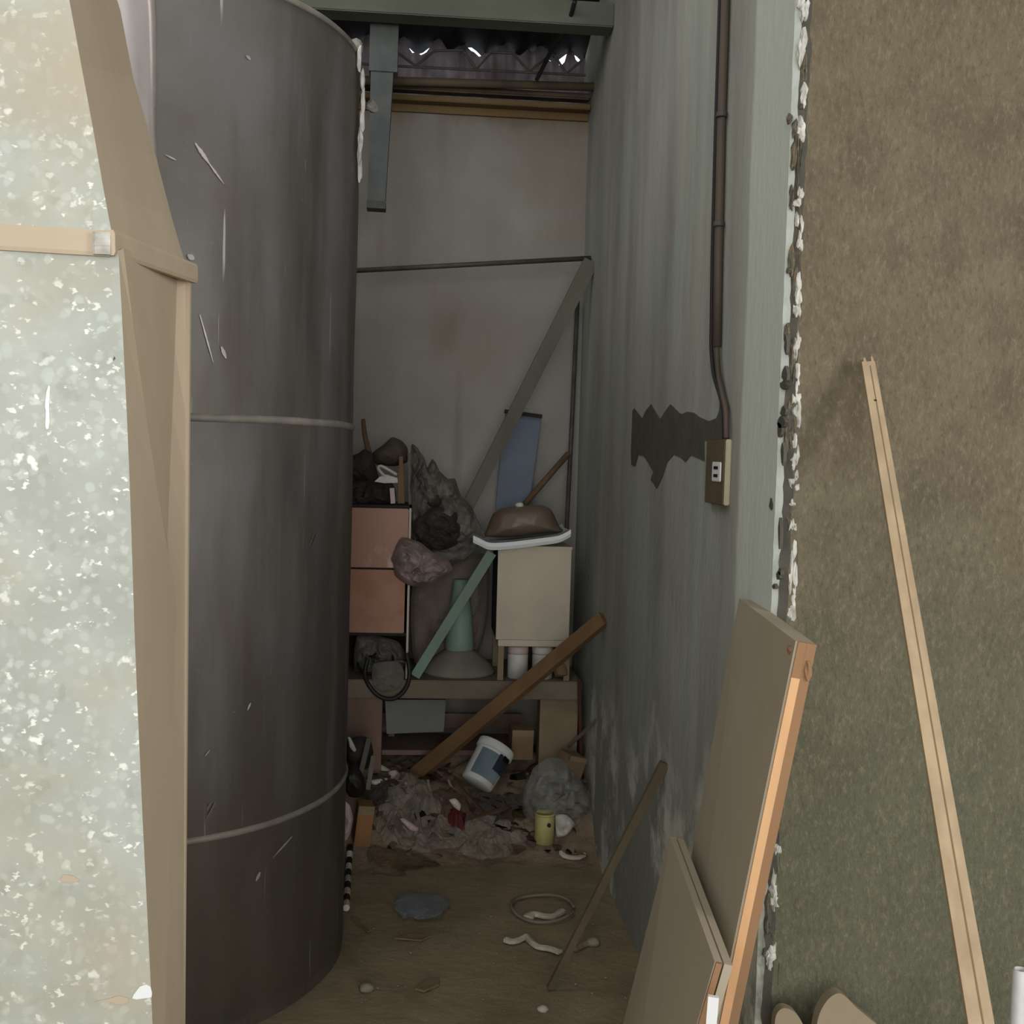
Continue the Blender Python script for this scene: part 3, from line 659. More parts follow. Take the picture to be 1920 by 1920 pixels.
# switch box
pa, pb = W(1322, 826), W(1366, 940)
y1_, y0_ = W(1323, 880, .683).y, W(1357, 880, .683).y; z1_, z0_ = W(1345, 825).z, W(1345, 944).z
t = thing('switch_box', 'small brown switch box with beige side on the plastered wall', 'switch box', (XW-.01, (y0_+y1_)/2, z0_))
obj('back_box', boxn(.6995-.013, .6995, y0_, y1_, z0_, z1_, bev=.002), 'beige', t)
obj('face_plate', boxn(.6995-.0165, .6995-.013, y0_+.002, y1_, z0_, z1_, bev=.0015), 'switchplate', t)
ym = W(1342.5, 880, .680).y
s = obj('socket_module', boxn(.683-.003, .683, ym-.036, ym+.036, z0_+.052, z0_+.097, bev=.002), 'module', t, label='white socket module')
s['label'] = 'white socket module'
ORG[s.name] = ORG[t.name]
for dz in (.062, .080):
    bm = boxn(.683-.0042, .683-.0028, ym-.016, ym+.018, z0_+dz, z0_+dz+.007); obj('slot', bm, 'slot', s)

# ================================================================== LEANING BOARDS (right foreground)
def panel(t, tf, tn, bf, bn, thick, groove=False):
    """leaning panel: corners top far, top near, bottom far, bottom near of the face turned to the passage; thickness away from the passage"""
    tf, tn, bf, bn = map(Vector, (tf, tn, bf, bn)); n = (tn-tf).cross(bf-tf).normalized()
    if n.x < 0: n = -n
    e = (tn-tf).normalized()
    def quadbox(a, b_, c, d, off0, off1):
        bm = NB(); A = [bm.verts.new(p+n*off0) for p in (a, b_, c, d)]; B = [bm.verts.new(p+n*off1) for p in (a, b_, c, d)]
        bm.faces.new(A); bm.faces.new(B[::-1])
        for k in range(4): bm.faces.new((A[k], A[(k+1) % 4], B[(k+1) % 4], B[k]))
        return bm
    return quadbox, n, e
# tall one
tf, tn = P(1386, 1122, 2.27), P(1492, 1202, 1.84); tn.z = tf.z; tn = P(1492, 1202, 1.84)
bf = Vector((0.475, 2.36, 0.0)); bn = Vector((0.375, 1.86, 0.0))
# keep visible edges on their photo lines
q = P(1310, 1530, 2.275); k = (tf.z-0)/(tf.z-q.z); bf = tf+(q-tf)*k
q = P(1345, 1915, 1.845); k = tn.z/(tn.z-q.z); bn = tn+(q-tn)*k
t = thing('leaning_board', 'tall grey-brown panel with orange wooden edge leaning on the wall corner', 'panel', (bf+bn)/2)
qb, n, e = panel(t, tf, tn, bf, bn, .04)
TK = 0.036
obj('face_sheet', qb(tf, tn, bn, bf, 0, .005), 'boardface', t)
obj('core', qb(tf-e*0, tn-e*.004, bn-e*.004, bf, .005, TK), 'boardface', t)
up = (tn-bn).normalized()
a_, b_ = tn-up*0.062, bn
obj('edge_strip', qb(a_-e*.0035, a_+e*.004, b_+e*.004, b_-e*.0035, .004, .019), 'boardedge', t, label='bright pine strip on the near edge')
obj('edge_strip', qb(tn-e*.0035, tn+e*.002, b_+e*.002, b_-e*.0035, .0195, TK), 'boardedge2', t, label='dusty orange strip on the near edge')
obj('corner_block', qb(tn-e*.0035, tn+e*.003, a_+e*.003, a_-e*.0035, .004, .019), 'boardedge2', t, label='chipped orange corner of the near edge')
bm = NB(); crumple(bm, tn-up*.045+e*.002+n*.03, .005, .006, .015, 4, sub=2); crumple(bm, tn-up*.02-n*.001-e*.02, .003, .008, .006, 7, sub=2); obj('splinter', bm, 'boardedge2', t)
# short one, two layers
tf, tn = P(1256, 1568, 2.24), P(1340, 1803, 1.72); 
q = P(1168, 1920, 2.24); k = tf.z/(tf.z-q.z); bf = tf+(q-tf)*k
q = P(1306, 1920, 1.72); k = tn.z/(tn.z-q.z); bn = tn+(q-tn)*k
t = thing('leaning_board', 'shorter grey-brown double panel leaning against the tall orange-edged one', 'panel', (bf+bn)/2)
qb, n, e = panel(t, tf, tn, bf, bn, .04); up = (tn-bn).normalized()
obj('front_layer', qb(tf, tn, bn, bf, 0, .013), 'boardface', t)
obj('back_layer', qb(tf, tn, bn, bf, .016, .030), 'boardface', t)
obj('inner_core', qb(tf-up*.004, tn-up*.004-e*.01, bn-e*.01, bf, .0125, .0165), 'darkside', t)
obj('edge_strip', qb(tn-e*.002, tn+e*.004, bn+e*.004, bn-e*.002, .002, .012), 'boardedge2', t, label='orange strip on the near edge')
# white strip standing in front
a_, c = P(1338, 1868, 1.66), P(1328, 1990, 1.66)
bm = NB(); k = a_.z/(a_.z-c.z); bot = a_+(c-a_)*k; bar(bm, bot, a_, .0165, .008, (1, -.3, 0))
tag(obj('white_strip', bm, 'module'), 'clean white plastic strip standing at the near edge of the short panel', 'strip')
# tall lath against the stucco
top = P(1627, 681, 2.085); q = P(1838, 1920, 1.5); k = top.z/(top.z-q.z); bot = top+(q-top)*k
wf = lambda z: None
t = thing('leaning_lath', 'long pale wooden lath leaning on the rough stucco wall', 'lath', bot)
sd = Vector((1, -.2, 0)); wtop = .0245; wmid = .0365; wbot = wtop+(wmid-wtop)*k
bm = NB(); bar(bm, bot, top, wbot, .012, sd, w1=wtop)
obj('board', bm, 'lath', t)
ax = (top-bot).normalized(); s2 = (sd-ax*sd.dot(ax)).normalized(); nn_ = ax.cross(s2)
if nn_.y > 0: nn_ = -nn_
bm = NB(); bar(bm, bot.lerp(top, .02)+nn_*.006+s2*.003, bot.lerp(top, .995)+nn_*.006+s2*.002, .003, .0012, sd, w1=.0018); obj('groove_line', bm, 'lathgroove', t)
bm = NB(); crumple(bm, bot.lerp(top, .955)+nn_*.0065+s2*.001, .003, .002, .002, 1, sub=1); obj('nail_hole', bm, 'slot', t)
for dx, hh in ((-.006, .010), (.008, .012)):
    bm = NB(); bar(bm, top+s2*dx-ax*.002, top+s2*dx+ax*hh, .007, .010, sd, w1=.003); obj('splintered_tip', bm, 'lath', t)
# beige offcuts bottom right
def offcut(px, Y, th, label):
    top_ = [P(x, y, Y) for x, y in px]; bm = NB(); pts = spline(top_, 5)
    a_ = pts[0].copy(); a_.z = 0; c_ = pts[-1].copy(); c_.z = 0; pts = [a_]+pts+[c_]
    f0 = [bm.verts.new(p+Vector((0, -(.6-p.z)*.10, 0))) for p in pts]; f1 = [bm.verts.new(v.co+Vector((0, th, 0))) for v in f0]
    bm.faces.new(f0); bm.faces.new(f1[::-1]); n_ = len(pts)
    for k in range(n_): bm.faces.new((f0[k], f0[(k+1) % n_], f1[(k+1) % n_], f1[k]))
    tag(obj('board_offcut', bm, 'offcut'), label, 'board')
offcut([(1446, 1925), (1450, 1897), (1462, 1884), (1478, 1886), (1492, 1898), (1506, 1925)], 2.06, .02, 'small round-topped beige offcut against the stucco, nearer the orange-edged panel')
offcut([(1520, 1940), (1530, 1898), (1545, 1872), (1562, 1859), (1577, 1860), (1600, 1882), (1622, 1900), (1645, 1920), (1650, 1940)], 2.04, .025, 'larger beige offcut with pointed round top at the foot of the stucco wall')
p = P(1914, 1817, 1.95)
bm = NB(); lathe(bm, [(.013, 0), (.0145, .003), (.0145, p.z-.004), (.012, p.z), (.010, p.z), (.010, p.z-.05)], (p.x, p.y, 0), (0.0, 0.0, 1), 24)
tag(obj('white_pipe', bm, 'whitepipe', smooth=True), 'white plastic pipe end standing at the bottom right edge', 'pipe')
# stick on the side wall
t_ = W(1246, 1430, .692); b_ = G(1030, 1856)
bm = NB(); bar(bm, b_+Vector((0, 0, .004)), t_, .017, .014, (1, 0, .4), w1=.026)
tag(obj('leaning_stick', bm, 'stick'), 'thin grey-brown stick leaning from the dirt floor onto the flaking wall', 'stick')

# ================================================================== BENCH AND WHAT IS ON IT
BF, BB = 4.36, 4.84; ZB = P(900, 1277, BF).z; ZL = P(900, 1311, BF).z
t = thing('workbench', 'dusty wooden bench with block legs across the end of the passage', 'bench', (0.05, 4.6, 0))
obj('bench_top', boxn(-.75, .672, BF, BB, ZL, ZB, bev=.004), 'benchwood', t)
xa = P(716, 1350, 4.4).x; obj('leg', boxn(xa-.22, xa, 4.40, 4.5, 0, ZL), 'benchleg', t, label='reddish brown block leg')
xa, xb = P(1012, 1350, 4.4).x, P(1083, 1350, 4.4).x; obj('leg', boxn(xa, xb, 4.40, 4.5, 0, ZL), 'benchtan', t, label='tan block leg')
xa2 = P(736, 1400, 4.6).x; obj('leg', boxn(xa2-.02, xa2+.005, 4.74, 4.78, 0, ZL), 'benchleg', t)
obj('leg', boxn(.6, .64, 4.74, 4.78, 0, ZL), 'benchleg', t)
obj('lower_rail', boxn(-.2, .47, 4.70, 4.72, .34, .40), 'benchleg', t)
obj('lower_shelf', boxn(-.7, .47, 4.52, 4.80, .27, .29), 'benchleg', t)
bm = NB(); tube(bm, [P(1086, 1272, 4.33), P(1091, 1470, 4.33)], .008, 8)
tag(obj('rusty_bar', bm, 'rustbar', smooth=True), 'thin dark rust-red bar standing at the right end of the bench', 'bar')
bm = NB(); slab(bm, [(722, 1312), (836, 1312), (832, 1372), (725, 1376)], 4.53, .02)
tag(obj('grey_board', bm, 'greyboard'), 'blue-grey board propped under the bench top beside the reddish leg', 'board')
# terracotta drawer cabinet
CY0, CY1 = 4.385, 4.72
zc = P(720, 947, CY0).z; xl = P(560, 1100, CY0).x; xr = P(768, 1100, CY0).x
t = thing('drawer_cabinet', 'small cabinet with two terracotta drawer fronts on the left end of the bench', 'cabinet', ((xl+xr)/2, (CY0+CY1)/2, ZB))
obj('side_panel', boxn(xr-.008, xr, CY0+.004, CY1, ZB, zc), 'creamside', t); obj('side_panel', boxn(xl, xl+.008, CY0+.004, CY1, ZB, zc), 'creamside', t)
obj('top_panel', boxn(xl, xr, CY0+.004, CY1, zc-.010, zc), 'darkside', t); obj('back_panel', boxn(xl+.008, xr-.008, CY1-.01, CY1, ZB, zc-.01), 'darkside', t)
zd = P(720, 1066, CY0).z; ze = P(720, 1187, CY0).z
obj('shelf_board', boxn(xl+.008, xr-.008, CY0+.02, CY1-.01, ze-.014, ze-.002), 'darkside', t)
obj('drawer', boxn(xl+.01, xr-.010, CY0-.012, CY0+.02, zd+.004, zc-.012, bev=.003), 'terracotta_streaked', t, label='upper terracotta drawer, with pale streaks')
obj('drawer', boxn(xl+.01, xr-.018, CY0-.012, CY0+.02, ze+.002, zd-.004, bev=.003), 'terracotta', t, label='lower plain terracotta drawer')
obj('drawer_box', boxn(xl+.02, xr-.02, CY0+.02, CY1-.02, ze, zc-.02), 'darkside', t)
# tangle in the open compartment
random.seed(11)
t = thing('cable_tangle', 'grey tangle of dusty cable and rags in the open bottom of the cabinet', 'cable', P(715, 1265, 4.45))
for k in range(5):
    c = P(690+random.random()*55, 1205+random.random()*50, 4.47); r = .03+.02*random.random(); ph = random.random()*6
    pts = []
    for j in range(10):
        a = ph+j*.75; pts.append(c+Vector((r*1.2*math.cos(a), .03*math.sin(a*1.7+k), r*.8*math.sin(a))))
    for p in pts: p.z = max(p.z, ZB+.01)
    bm = NB(); tube(bm, spline(pts, 5), .0055, 7); obj('coil', bm, 'hose' if k % 2 else 'greycloth', t, smooth=True)
bm = NB(); lump(bm, [(668, 1195), (700, 1190), (745, 1202), (760, 1225), (758, 1262), (700, 1270), (665, 1268)], 4.53, .12, .02, 18, 3, floor_z=ZB+.002); obj('rag', bm, 'greycloth', t)
bm = NB(); tube(bm, spline([P(762, 1225, 4.36), P(768, 1262, 4.34), P(760, 1292, 4.335), P(738, 1310, 4.33), P(712, 1306, 4.335), P(692, 1285, 4.34), P(684, 1262, 4.36), P(690, 1235, 4.375)]), .0085, 8)
tag(obj('hose_loop', bm, 'hose', smooth=True), 'black rubber hose loop sagging over the front edge of the bench', 'hose')
bm = NB(); lump(bm, [(700, 1245), (745, 1240), (758, 1262), (750, 1290), (720, 1298), (700, 1285)], 4.345, .025, .006, 22, 8)
tag(obj('hanging_rag', bm, 'greycloth'), 'dull grey rag hanging inside the black hose loop', 'rag')
# on top of the cabinet
def L_(name, px, Y, d, mt, label, cat, amp=.012, freq=16, seed=0, group=None, **k):
    bm = NB(); lump(bm, px, Y, d, amp, freq, seed, **k); return tag(obj(name, bm, mt, smooth=False), label, cat, group)
L_('cap', [(716, 836), (735, 820), (752, 826), (764, 840), (764, 866), (740, 874), (704, 870), (698, 850)], 4.56, .16, 'brownlump', 'brown-grey rounded cap or cloth bundle on top of the cabinet', 'cloth', .006, 12, 2)
L_('dark_bundle', [(672, 850), (684, 842), (700, 852), (706, 880), (712, 905), (700, 912), (668, 900), (640, 890), (645, 860)], 4.50, .14, 'darkcloth', 'dark bundle of cloth on the cabinet next to the tank', 'cloth', .012, 18, 5)
bm = NB(); tube(bm, spline([P(681, 786, 4.55), P(684, 815, 4.54), P(692, 850, 4.52), P(698, 880, 4.5)]), .008, 8, r1=.014)
tag(obj('dark_stick', bm, 'brownstick', smooth=True), 'short dark upright stick poking above the bundles by the tank', 'stick')
L_('dark_pile', [(640, 905), (690, 898), (735, 906), (742, 925), (738, 944), (690, 948), (640, 947)], 4.50, .18, 'darkcloth', 'low dark heap of odds and ends directly on the cabinet top', 'scrap', .016, 22, 7, floor_z=zc)
# white bracket
t = thing('white_bracket', 'bent white bracket lying on the dark heap on the cabinet', 'bracket', P(725, 905, 4.42))
bm = NB(); slab(bm, [(702, 903), (712, 894), (724, 890), (745, 896), (746, 905), (720, 906)], 4.42, .012); obj('plate', bm, 'white', t)
bm = NB(); tube(bm, spline([P(722, 893, 4.42), P(710, 880, 4.415), P(712, 874, 4.415), P(722, 877, 4.415), P(744, 890, 4.415)]), .006, 7); obj('curved_arm', bm, 'white', t)
bm = NB(); bar(bm, P(752, 944, 4.42), P(752, 856, 4.43), .026, .014, (1, 0, 0), w1=.014)
tag(obj('wooden_offcut', bm, 'plankbrown'), 'short upright wooden slat at the right corner of the cabinet top', 'slat')
bm = NB(); bar(bm, P(737, 944, 4.41), P(735, 915, 4.41), .018, .016, (1, 0, 0))
tag(obj('small_block', bm, 'pinklid'), 'tiny pale pinkish block standing beside the upright wooden slat', 'block')
bm = NB(); bar(bm, P(773, 960, 4.47), P(771, 850, 4.49), .028, .012, (1, 0, 0))
tag(obj('wooden_offcut', bm, 'greyplank'), 'grey upright slat just right of the brown one behind the cabinet', 'slat')
# grey crumpled heap right of the cabinet
L_('cloth_heap', [(772, 832), (782, 836), (790, 862), (800, 880), (812, 858), (824, 880), (838, 896), (852, 898), (866, 930), (884, 950), (902, 985), (905, 1015), (880, 1040), (840, 1060), (806, 1050), (780, 1020), (768, 960), (768, 890)],
   4.50, .16, 'greycloth', 'tall heap of crumpled grey cloth between cabinet and white box', 'cloth', .03, 15, 4, n=110, rings=20, jag=.2)
L_('dark_bag', [(778, 975), (800, 955), (832, 950), (858, 962), (866, 990), (858, 1020), (825, 1032), (795, 1025), (775, 1000)], 4.425, .10, 'darkcloth', 'dark crumpled bag bulging from the front of the grey cloth heap', 'bag', .022, 20, 6)
L_('cloth_fold', [(798, 925), (812, 922), (826, 930), (828, 945), (812, 952), (800, 944)], 4.42, .04, 'darkcloth', 'small black fold of cloth high on the grey heap', 'cloth', .008, 20, 9)
L_('pink_plastic_bag', [(734, 1046), (752, 1008), (785, 1016), (812, 1035), (840, 1050), (848, 1068), (826, 1085), (800, 1100), (768, 1098), (742, 1080), (738, 1058)], 4.36, .10, 'pinkbag', 'dusty pinkish plastic bag bulging out beside the terracotta drawers', 'bag', .02, 17, 5, n=80)
L_('hanging_cloth', [(778, 1085), (830, 1060), (880, 1040), (912, 1040), (918, 1080), (916, 1150), (905, 1200), (880, 1262), (830, 1268), (790, 1262), (774, 1230), (770, 1150)], 4.64, .12, 'browncloth', 'brown-grey cloth hanging down behind the mint-green plank', 'cloth', .014, 9, 8, n=80, floor_z=ZB+.003)
# mint plank + fan
bm = NB(); bar(bm, P(778, 1268, 4.375), P(922, 1036, 4.41), .038, .014, (1, 0, 0), w1=.040)
tag(obj('mint_plank', bm, 'mint'), 'pale mint-green plank slanting up from the bench top', 'plank')
bc = P(860, 1266, 4.535); bc.z = ZB
t = thing('pedestal_base', 'round dusty grey pedestal with mint-green plastic neck on the bench', 'stand', bc)
bm = NB(); lathe(bm, [(.142, 0), (.148, .006), (.146, .016), (.125, .040), (.095, .066), (.07, .085), (.055, .095)], bc, (0, 0, 1), 48); obj('round_base', bm, 'dustgrey', t, smooth=True)
bm = NB(); lathe(bm, [(.056, .092), (.060, .10), (.058, .14), (.048, .24), (.034, .34), (.03, .38)], bc, (0, 0, 1), 36); obj('neck', bm, 'mintpl', t, smooth=True)
# low shelf + cream box
t = thing('low_shelf', 'low cream shelf board on short legs carrying the cream box', 'shelf', (P(1002, 1260, 4.45).x, 4.5, ZB))
xa, xb = P(934, 1206, 4.38).x, P(1070, 1206, 4.38).x; zs0, zs1 = P(1000, 1212.5, 4.38).z, P(1000, 1200.5, 4.38).z
obj('shelf_board', boxn(xa, xb, 4.38, 4.70, zs0, zs1, bev=.002), 'cream', t)
for (x_, y_) in ((xa+.001, 4.385), (xb-.024, 4.385), (xa+.001, 4.675), (xb-.024, 4.675)):
    obj('leg', boxn(x_, x_+.023, y_, y_+.02, ZB, zs0), 'benchtan', t)
t = thing('cream_box', 'upright cream box with dark side standing on the low shelf', 'box', (P(1002, 1200, 4.45).x, 4.54, zs1))
xa, xb = P(932, 1110, 4.385).x, P(1069, 1110, 4.385).x; zt1 = P(1000, 1024, 4.385).z
obj('carcass', boxn(xa+.002, xb-.002, 4.395, 4.69, zs1+.001, zt1-.012), 'darkside', t)
obj('front_panel', boxn(xa, xb, 4.38, 4.395, zs1+.001, zt1-.002, bev=.0015), 'cream', t)
obj('lid', boxn(xa-.003, xb+.003, 4.376, 4.694, zt1-.012, zt1, bev=.002), 'cream', t)
# jars
for px, mt, lb, hh in ((970, 'pinklid', 'white jar with pinkish lid under the low shelf, left of the two', 0), (1016, 'white', 'white jar with white lid under the low shelf, half behind the long brown plank', 0)):
    c = P(px, 1268, 4.43); c.z = ZB; r = .041; h = zs0-ZB-.004
    t = thing('jar', lb, 'jar', c, None)
    bm = NB(); lathe(bm, [(r-.006, 0), (r, .004), (r, h-.038), (r-.003, h-.030)], c, n=32); obj('body', bm, 'white', t, smooth=True)
    bm = NB(); lathe(bm, [(r, h-.030), (r+.001, h-.026), (r+.001, h-.004), (r-.004, h)], c, n=32); obj('lid', bm, mt, t, smooth=True)
L_('small_wood_chunk', [(1040, 1232), (1062, 1240), (1064, 1266), (1040, 1268)], 4.40, .05, 'cardboard', 'little tan chunk wedged beside the right leg of the low shelf', 'scrap', .006, 20, 2, floor_z=ZB)
# tray and wrapped lump
t = thing('white_tray', 'shallow white tray tilted on top of the cream box', 'tray', P(985, 1018, 4.5))
bm = NB(); rows = []
edge = [(887, 1008), (900, 1014), (920, 1022), (960, 1020), (1010, 1014), (1045, 1009), (1060, 1003), (1070, 997)]
pts = [P(x, y, 4.36) for x, y in edge]
for k in range(7):
    f = k/6; y = 4.36+.26*f; lift = .012*(1 if k in (0, 6) else 0)
    rows.append([bm.verts.new((p.x+(.01 if k in (0, 6) else 0)*(0), y, p.z+.004+lift)) for p in pts])
for a_, b2_ in zip(rows, rows[1:]):
    for k in range(len(pts)-1): bm.faces.new((a_[k], a_[k+1], b2_[k+1], b2_[k]))
bmesh.ops.solidify(bm, geom=bm.faces[:], thickness=.010)
obj('pan', bm, 'module', t, smooth=False)
bm = NB(); ep = spline([p+Vector((0, -.004, -.006)) for p in pts], 4); a0 = len(ep)
fr = [[bm.verts.new(p+Vector((0, dy, dz))) for dy, dz in ((0, -.013), (-.006, 0), (0, .015), (.008, .015), (.008, -.013))] for p in ep]
for a_, b2_ in zip(fr, fr[1:]):
    for k in range(5): bm.faces.new((a_[k], a_[(k+1) % 5], b2_[(k+1) % 5], b2_[k]))
bm.faces.new(fr[0]); bm.faces.new(fr[-1][::-1]); obj('rim', bm, 'module', t)
t = thing('wrapped_bundle', 'brown plastic-wrapped rounded bundle sitting on the white tray', 'bundle', P(985, 1008, 4.5))
bm = NB(); lump(bm, [(910, 1006), (914, 988), (925, 962), (945, 952), (975, 948), (1015, 947), (1034, 956), (1048, 985), (1056, 997), (1010, 1001), (960, 1007)], 4.49, .22, .007, 8, 12, n=80, rings=16); obj('bundle', bm, 'brownfilm', t, smooth=True)
bm = NB(); crumple(bm, P(974, 947, 4.47), .018, .016, .011, 2, sub=2, amp=.2); obj('knob', bm, 'white', t, smooth=True, label='small white knob')
# blue board, brown stick, cord, long plank
bm = NB(); slab(bm, [(948, 772), (1015, 782), (1003, 870), (990, 962), (928, 975), (936, 880)], [4.83, 4.83, 4.80, 4.76, 4.76, 4.80], .018)
t = thing('blue_board', 'dusty blue board leaning on the back wall behind the wrapped bundle', 'board', P(970, 970, 4.8))
obj('panel', bm, 'blue', t)
bm = NB(); bar(bm, P(946, 771, 4.826), P(1016, 781, 4.826), .016, .024, (0, 0, 1)); obj('top_edge', bm, 'darkside', t, label='dark top edging')
bm = NB(); tube(bm, [P(1066, 850, 4.70), P(984, 945, 4.66)], .0125, 8)
tag(obj('brown_stick', bm, 'brownstick', smooth=True), 'short brown stick slanting between the blue board and the wall cord', 'stick')
bm = NB(); tube(bm, [P(1083, 560, 4.80), P(1072, 800, 4.80), P(1062, 1000, 4.66)], .0095, 8)
tag(obj('corner_rod', bm, 'darkmetal', smooth=True), 'dark upright rod close to the corner right of the blue board', 'rod')
bm = NB(); bar(bm, P(852, 1000, 4.60), P(1108, 490, 4.58), .050, .03, (1, 0, 0), w1=.060)
tag(obj('leaning_plank', bm, 'greyplank'), 'long grey weathered plank leaning across the back wall up to the side wall', 'plank')

# ================================================================== RUBBISH HEAP
bm = NB(); nx, ny = 90, 70; x0, x1, y0, y1 = -.62, XW-.001, 3.86, 4.855
g = [[None]*(ny+1) for _ in range(nx+1)]
for i in range(nx+1):
    for j in range(ny+1):
        x = x0+(x1-x0)*i/nx; y = y0+(y1-y0)*j/ny; g[i][j] = bm.verts.new((x, y, heap(x, y)-(.012 if y < 3.9 else 0.004)))
for i in range(nx):
    for j in range(ny):
        if math.hypot(g[i][j].co.x-TX, g[i][j].co.y-TY) > TR+.012: bm.faces.new((g[i][j], g[i+1][j], g[i+1][j+1], g[i][j+1]))
bmesh.ops.delete(bm, geom=[v for v in bm.verts if not v.link_faces], context='VERTS')
ret = bmesh.ops.extrude_face_region(bm, geom=bm.faces[:]); 
for v in [e_ for e_ in ret['geom'] if isinstance(e_, bmesh.types.BMVert)]: v.co.z = -0.02
o = tag(obj('rubbish_heap', bm, 'heapdirt'), 'mound of brown dirt and fine rubbish below the bench at the passage end', 'rubbish'); o['kind'] = 'stuff'

# long brown plank across the front
top = W(1132, 1160, .69); bot = G(782, 1452)
bm = NB(); bar(bm, bot+(bot-top).normalized()*.03, top, .062, .03, (0, .35, 1), w1=.052)
tag(obj('leaning_plank', bm, 'plankbrown'), 'long ochre-brown plank leaning from the rubbish heap onto the side wall', 'plank')
# bucket
bc = P(893, 1470, 4.10); axd = (P(932, 1400, 4.17)-bc).normalized(); L0 = (P(932, 1400, 4.17)-bc).length*1.02
t = thing('paint_bucket', 'white plastic paint bucket with blue label, lying tilted on the rubbish', 'bucket', bc)
bm = NB(); lathe(bm, [(.058, 0), (.062, .004), (.068, L0*.80), (.068, L0*.82)], bc, axd, 48); obj('body', bm, 'bucket', t, smooth=True)
bm = NB(); lathe(bm, [(.070, L0*.80), (.074, L0*.81), (.074, L0*.98), (.071, L0), (.064, L0), (.064, L0*.97)], bc, axd, 48); obj('lid', bm, 'bucket', t, smooth=True)
def arc(rr0, rr1, h0, h1, a0, a1, mt, par, nm, lab=None, jag=0):
    bm = NB(); u = Vector((1, 0, 0)); u = (u-axd*u.dot(axd)).normalized(); v_ = axd.cross(u); 
    if v_.y > 0: v_ = -v_
    n_ = 20; lo, hi = [], []
    for k in range(n_+1):
        a = math.radians(a0+(a1-a0)*k/n_); j = jag*noise.noise(Vector((k*.7, h0*30, 2)))
        lo.append(bm.verts.new(bc+axd*(h0+j)+(u*math.cos(a)+v_*math.sin(a))*rr0)); hi.append(bm.verts.new(bc+axd*(h1+j)+(u*math.cos(a)+v_*math.sin(a))*rr1))
    for k in range(n_): bm.faces.new((lo[k], lo[k+1], hi[k+1], hi[k]))
    bmesh.ops.solidify(bm, geom=bm.faces[:], thickness=-.001); return obj(nm, bm, mt, par, lab, smooth=True)
arc(.0645, .0690, L0*.12, L0*.74, 22, 128, 'lblue', t, 'label', 'pale blue paper label')
arc(.0672, .0702, L0*.38, L0*.78, 12, 66, 'navy', t, 'label_patch', 'dark navy patch of the label', .004)
arc(.0702, .0706, L0*.68, L0*.80, 16, 50, 'slot', t, 'label_patch', 'black blotch at the label top', .006)
# plastic bags and films
def GB(px, py, lift=0.0): p = G(px, py); p.z += lift; return p
def GY(px, py): return G(px, py).y
L_('clear_plastic_bag', [(1000, 1440), (1030, 1420), (1062, 1425), (1085, 1455), (1104, 1490), (1110, 1525), (1090, 1558), (1050, 1570), (1010, 1560), (982, 1530), (980, 1490)], 4.22, .16, 'greyfilm', 'clear greyish plastic bag slumped at the right side of the heap', 'bag', .025, 13, 3, n=90, rings=16)
L_('white_film_scrap', [(1042, 1530), (1062, 1528), (1078, 1545), (1062, 1566), (1044, 1568)], 4.10, .03, 'white', 'white film corner showing beside the yellow tin', 'plastic', .006, 20, 3)
def drape(name, px, lift, amp, freq, mt, label, cat, seed=0, group=None, rings=16, n=96, smooth=False):
    c_ = (sum(p[0] for p in px)/len(px), sum(p[1] for p in px)/len(px)); ol = []
    per = max(2, n//len(px)); m0 = len(px)
    for i in range(m0):
        a, b__ = px[i], px[(i+1) % m0]
        for k in range(per):
            t__ = k/per; jx = 5*noise.noise(Vector((i+t__, seed, 0))*3.1); ol.append((a[0]+(b__[0]-a[0])*t__+jx, a[1]+(b__[1]-a[1])*t__+jx))
    bm = NB(); rs = []; m_ = len(ol)
    def at(x, y, f):
        p = G(x, y); q = Vector((p.x, p.y*1.0, 0))*freq+Vector((seed*5.1, seed, 0)); fo = (1-abs(noise.noise(q))*2.2)+.5*(1-abs(noise.noise(q*2.7))*2)
        return bm.verts.new((p.x, p.y, p.z+.006+lift*(1-f*f)+max(-lift*.4, amp*fo*(1-f**4*.6))))
    for k in range(rings):
        f = 1-k/rings; rs.append([at(c_[0]+(o[0]-c_[0])*f, c_[1]+(o[1]-c_[1])*f, f) for o in ol])
    cv = at(*c_, 0)
    for a, b__ in zip(rs, rs[1:]):
        for k in range(m_): bm.faces.new((a[k], a[(k+1) % m_], b__[(k+1) % m_], b__[k]))
    for k in range(m_): bm.faces.new((rs[-1][k], rs[-1][(k+1) % m_], cv))
    bmesh.ops.solidify(bm, geom=bm.faces[:], thickness=.0025)
    return tag(obj(name, bm, mt, smooth=smooth), label, cat, group)
drape('plastic_sheet', [(742, 1462), (770, 1452), (800, 1478), (826, 1515), (848, 1556), (880, 1580), (850, 1598), (790, 1606), (720, 1590), (704, 1556), (712, 1500)], .014, .026, 13, 'film', 'creased brownish clear plastic sheet on the left slope of the heap', 'plastic sheet', 6)
drape('film_pile', [(848, 1572), (870, 1548), (910, 1536), (955, 1545), (985, 1566), (990, 1596), (950, 1612), (905, 1618), (858, 1606)], .02, .022, 16, 'film', 'flattened tan film crumpled at the front of the heap', 'plastic sheet', 9)
drape('brown_paper', [(806, 1492), (846, 1484), (880, 1510), (900, 1548), (866, 1560), (830, 1550)], .02, .018, 13, 'pinkscrap', 'pinkish brown crumpled paper between plastic sheet and bucket', 'paper', 3)
drape('crumpled_rag', [(876, 1484), (930, 1500), (990, 1490), (1000, 1520), (960, 1545), (905, 1530)], .012, .012, 24, 'browncloth', 'brown-grey crumpled rag on the heap just in front of the paint bucket', 'rag', 4)
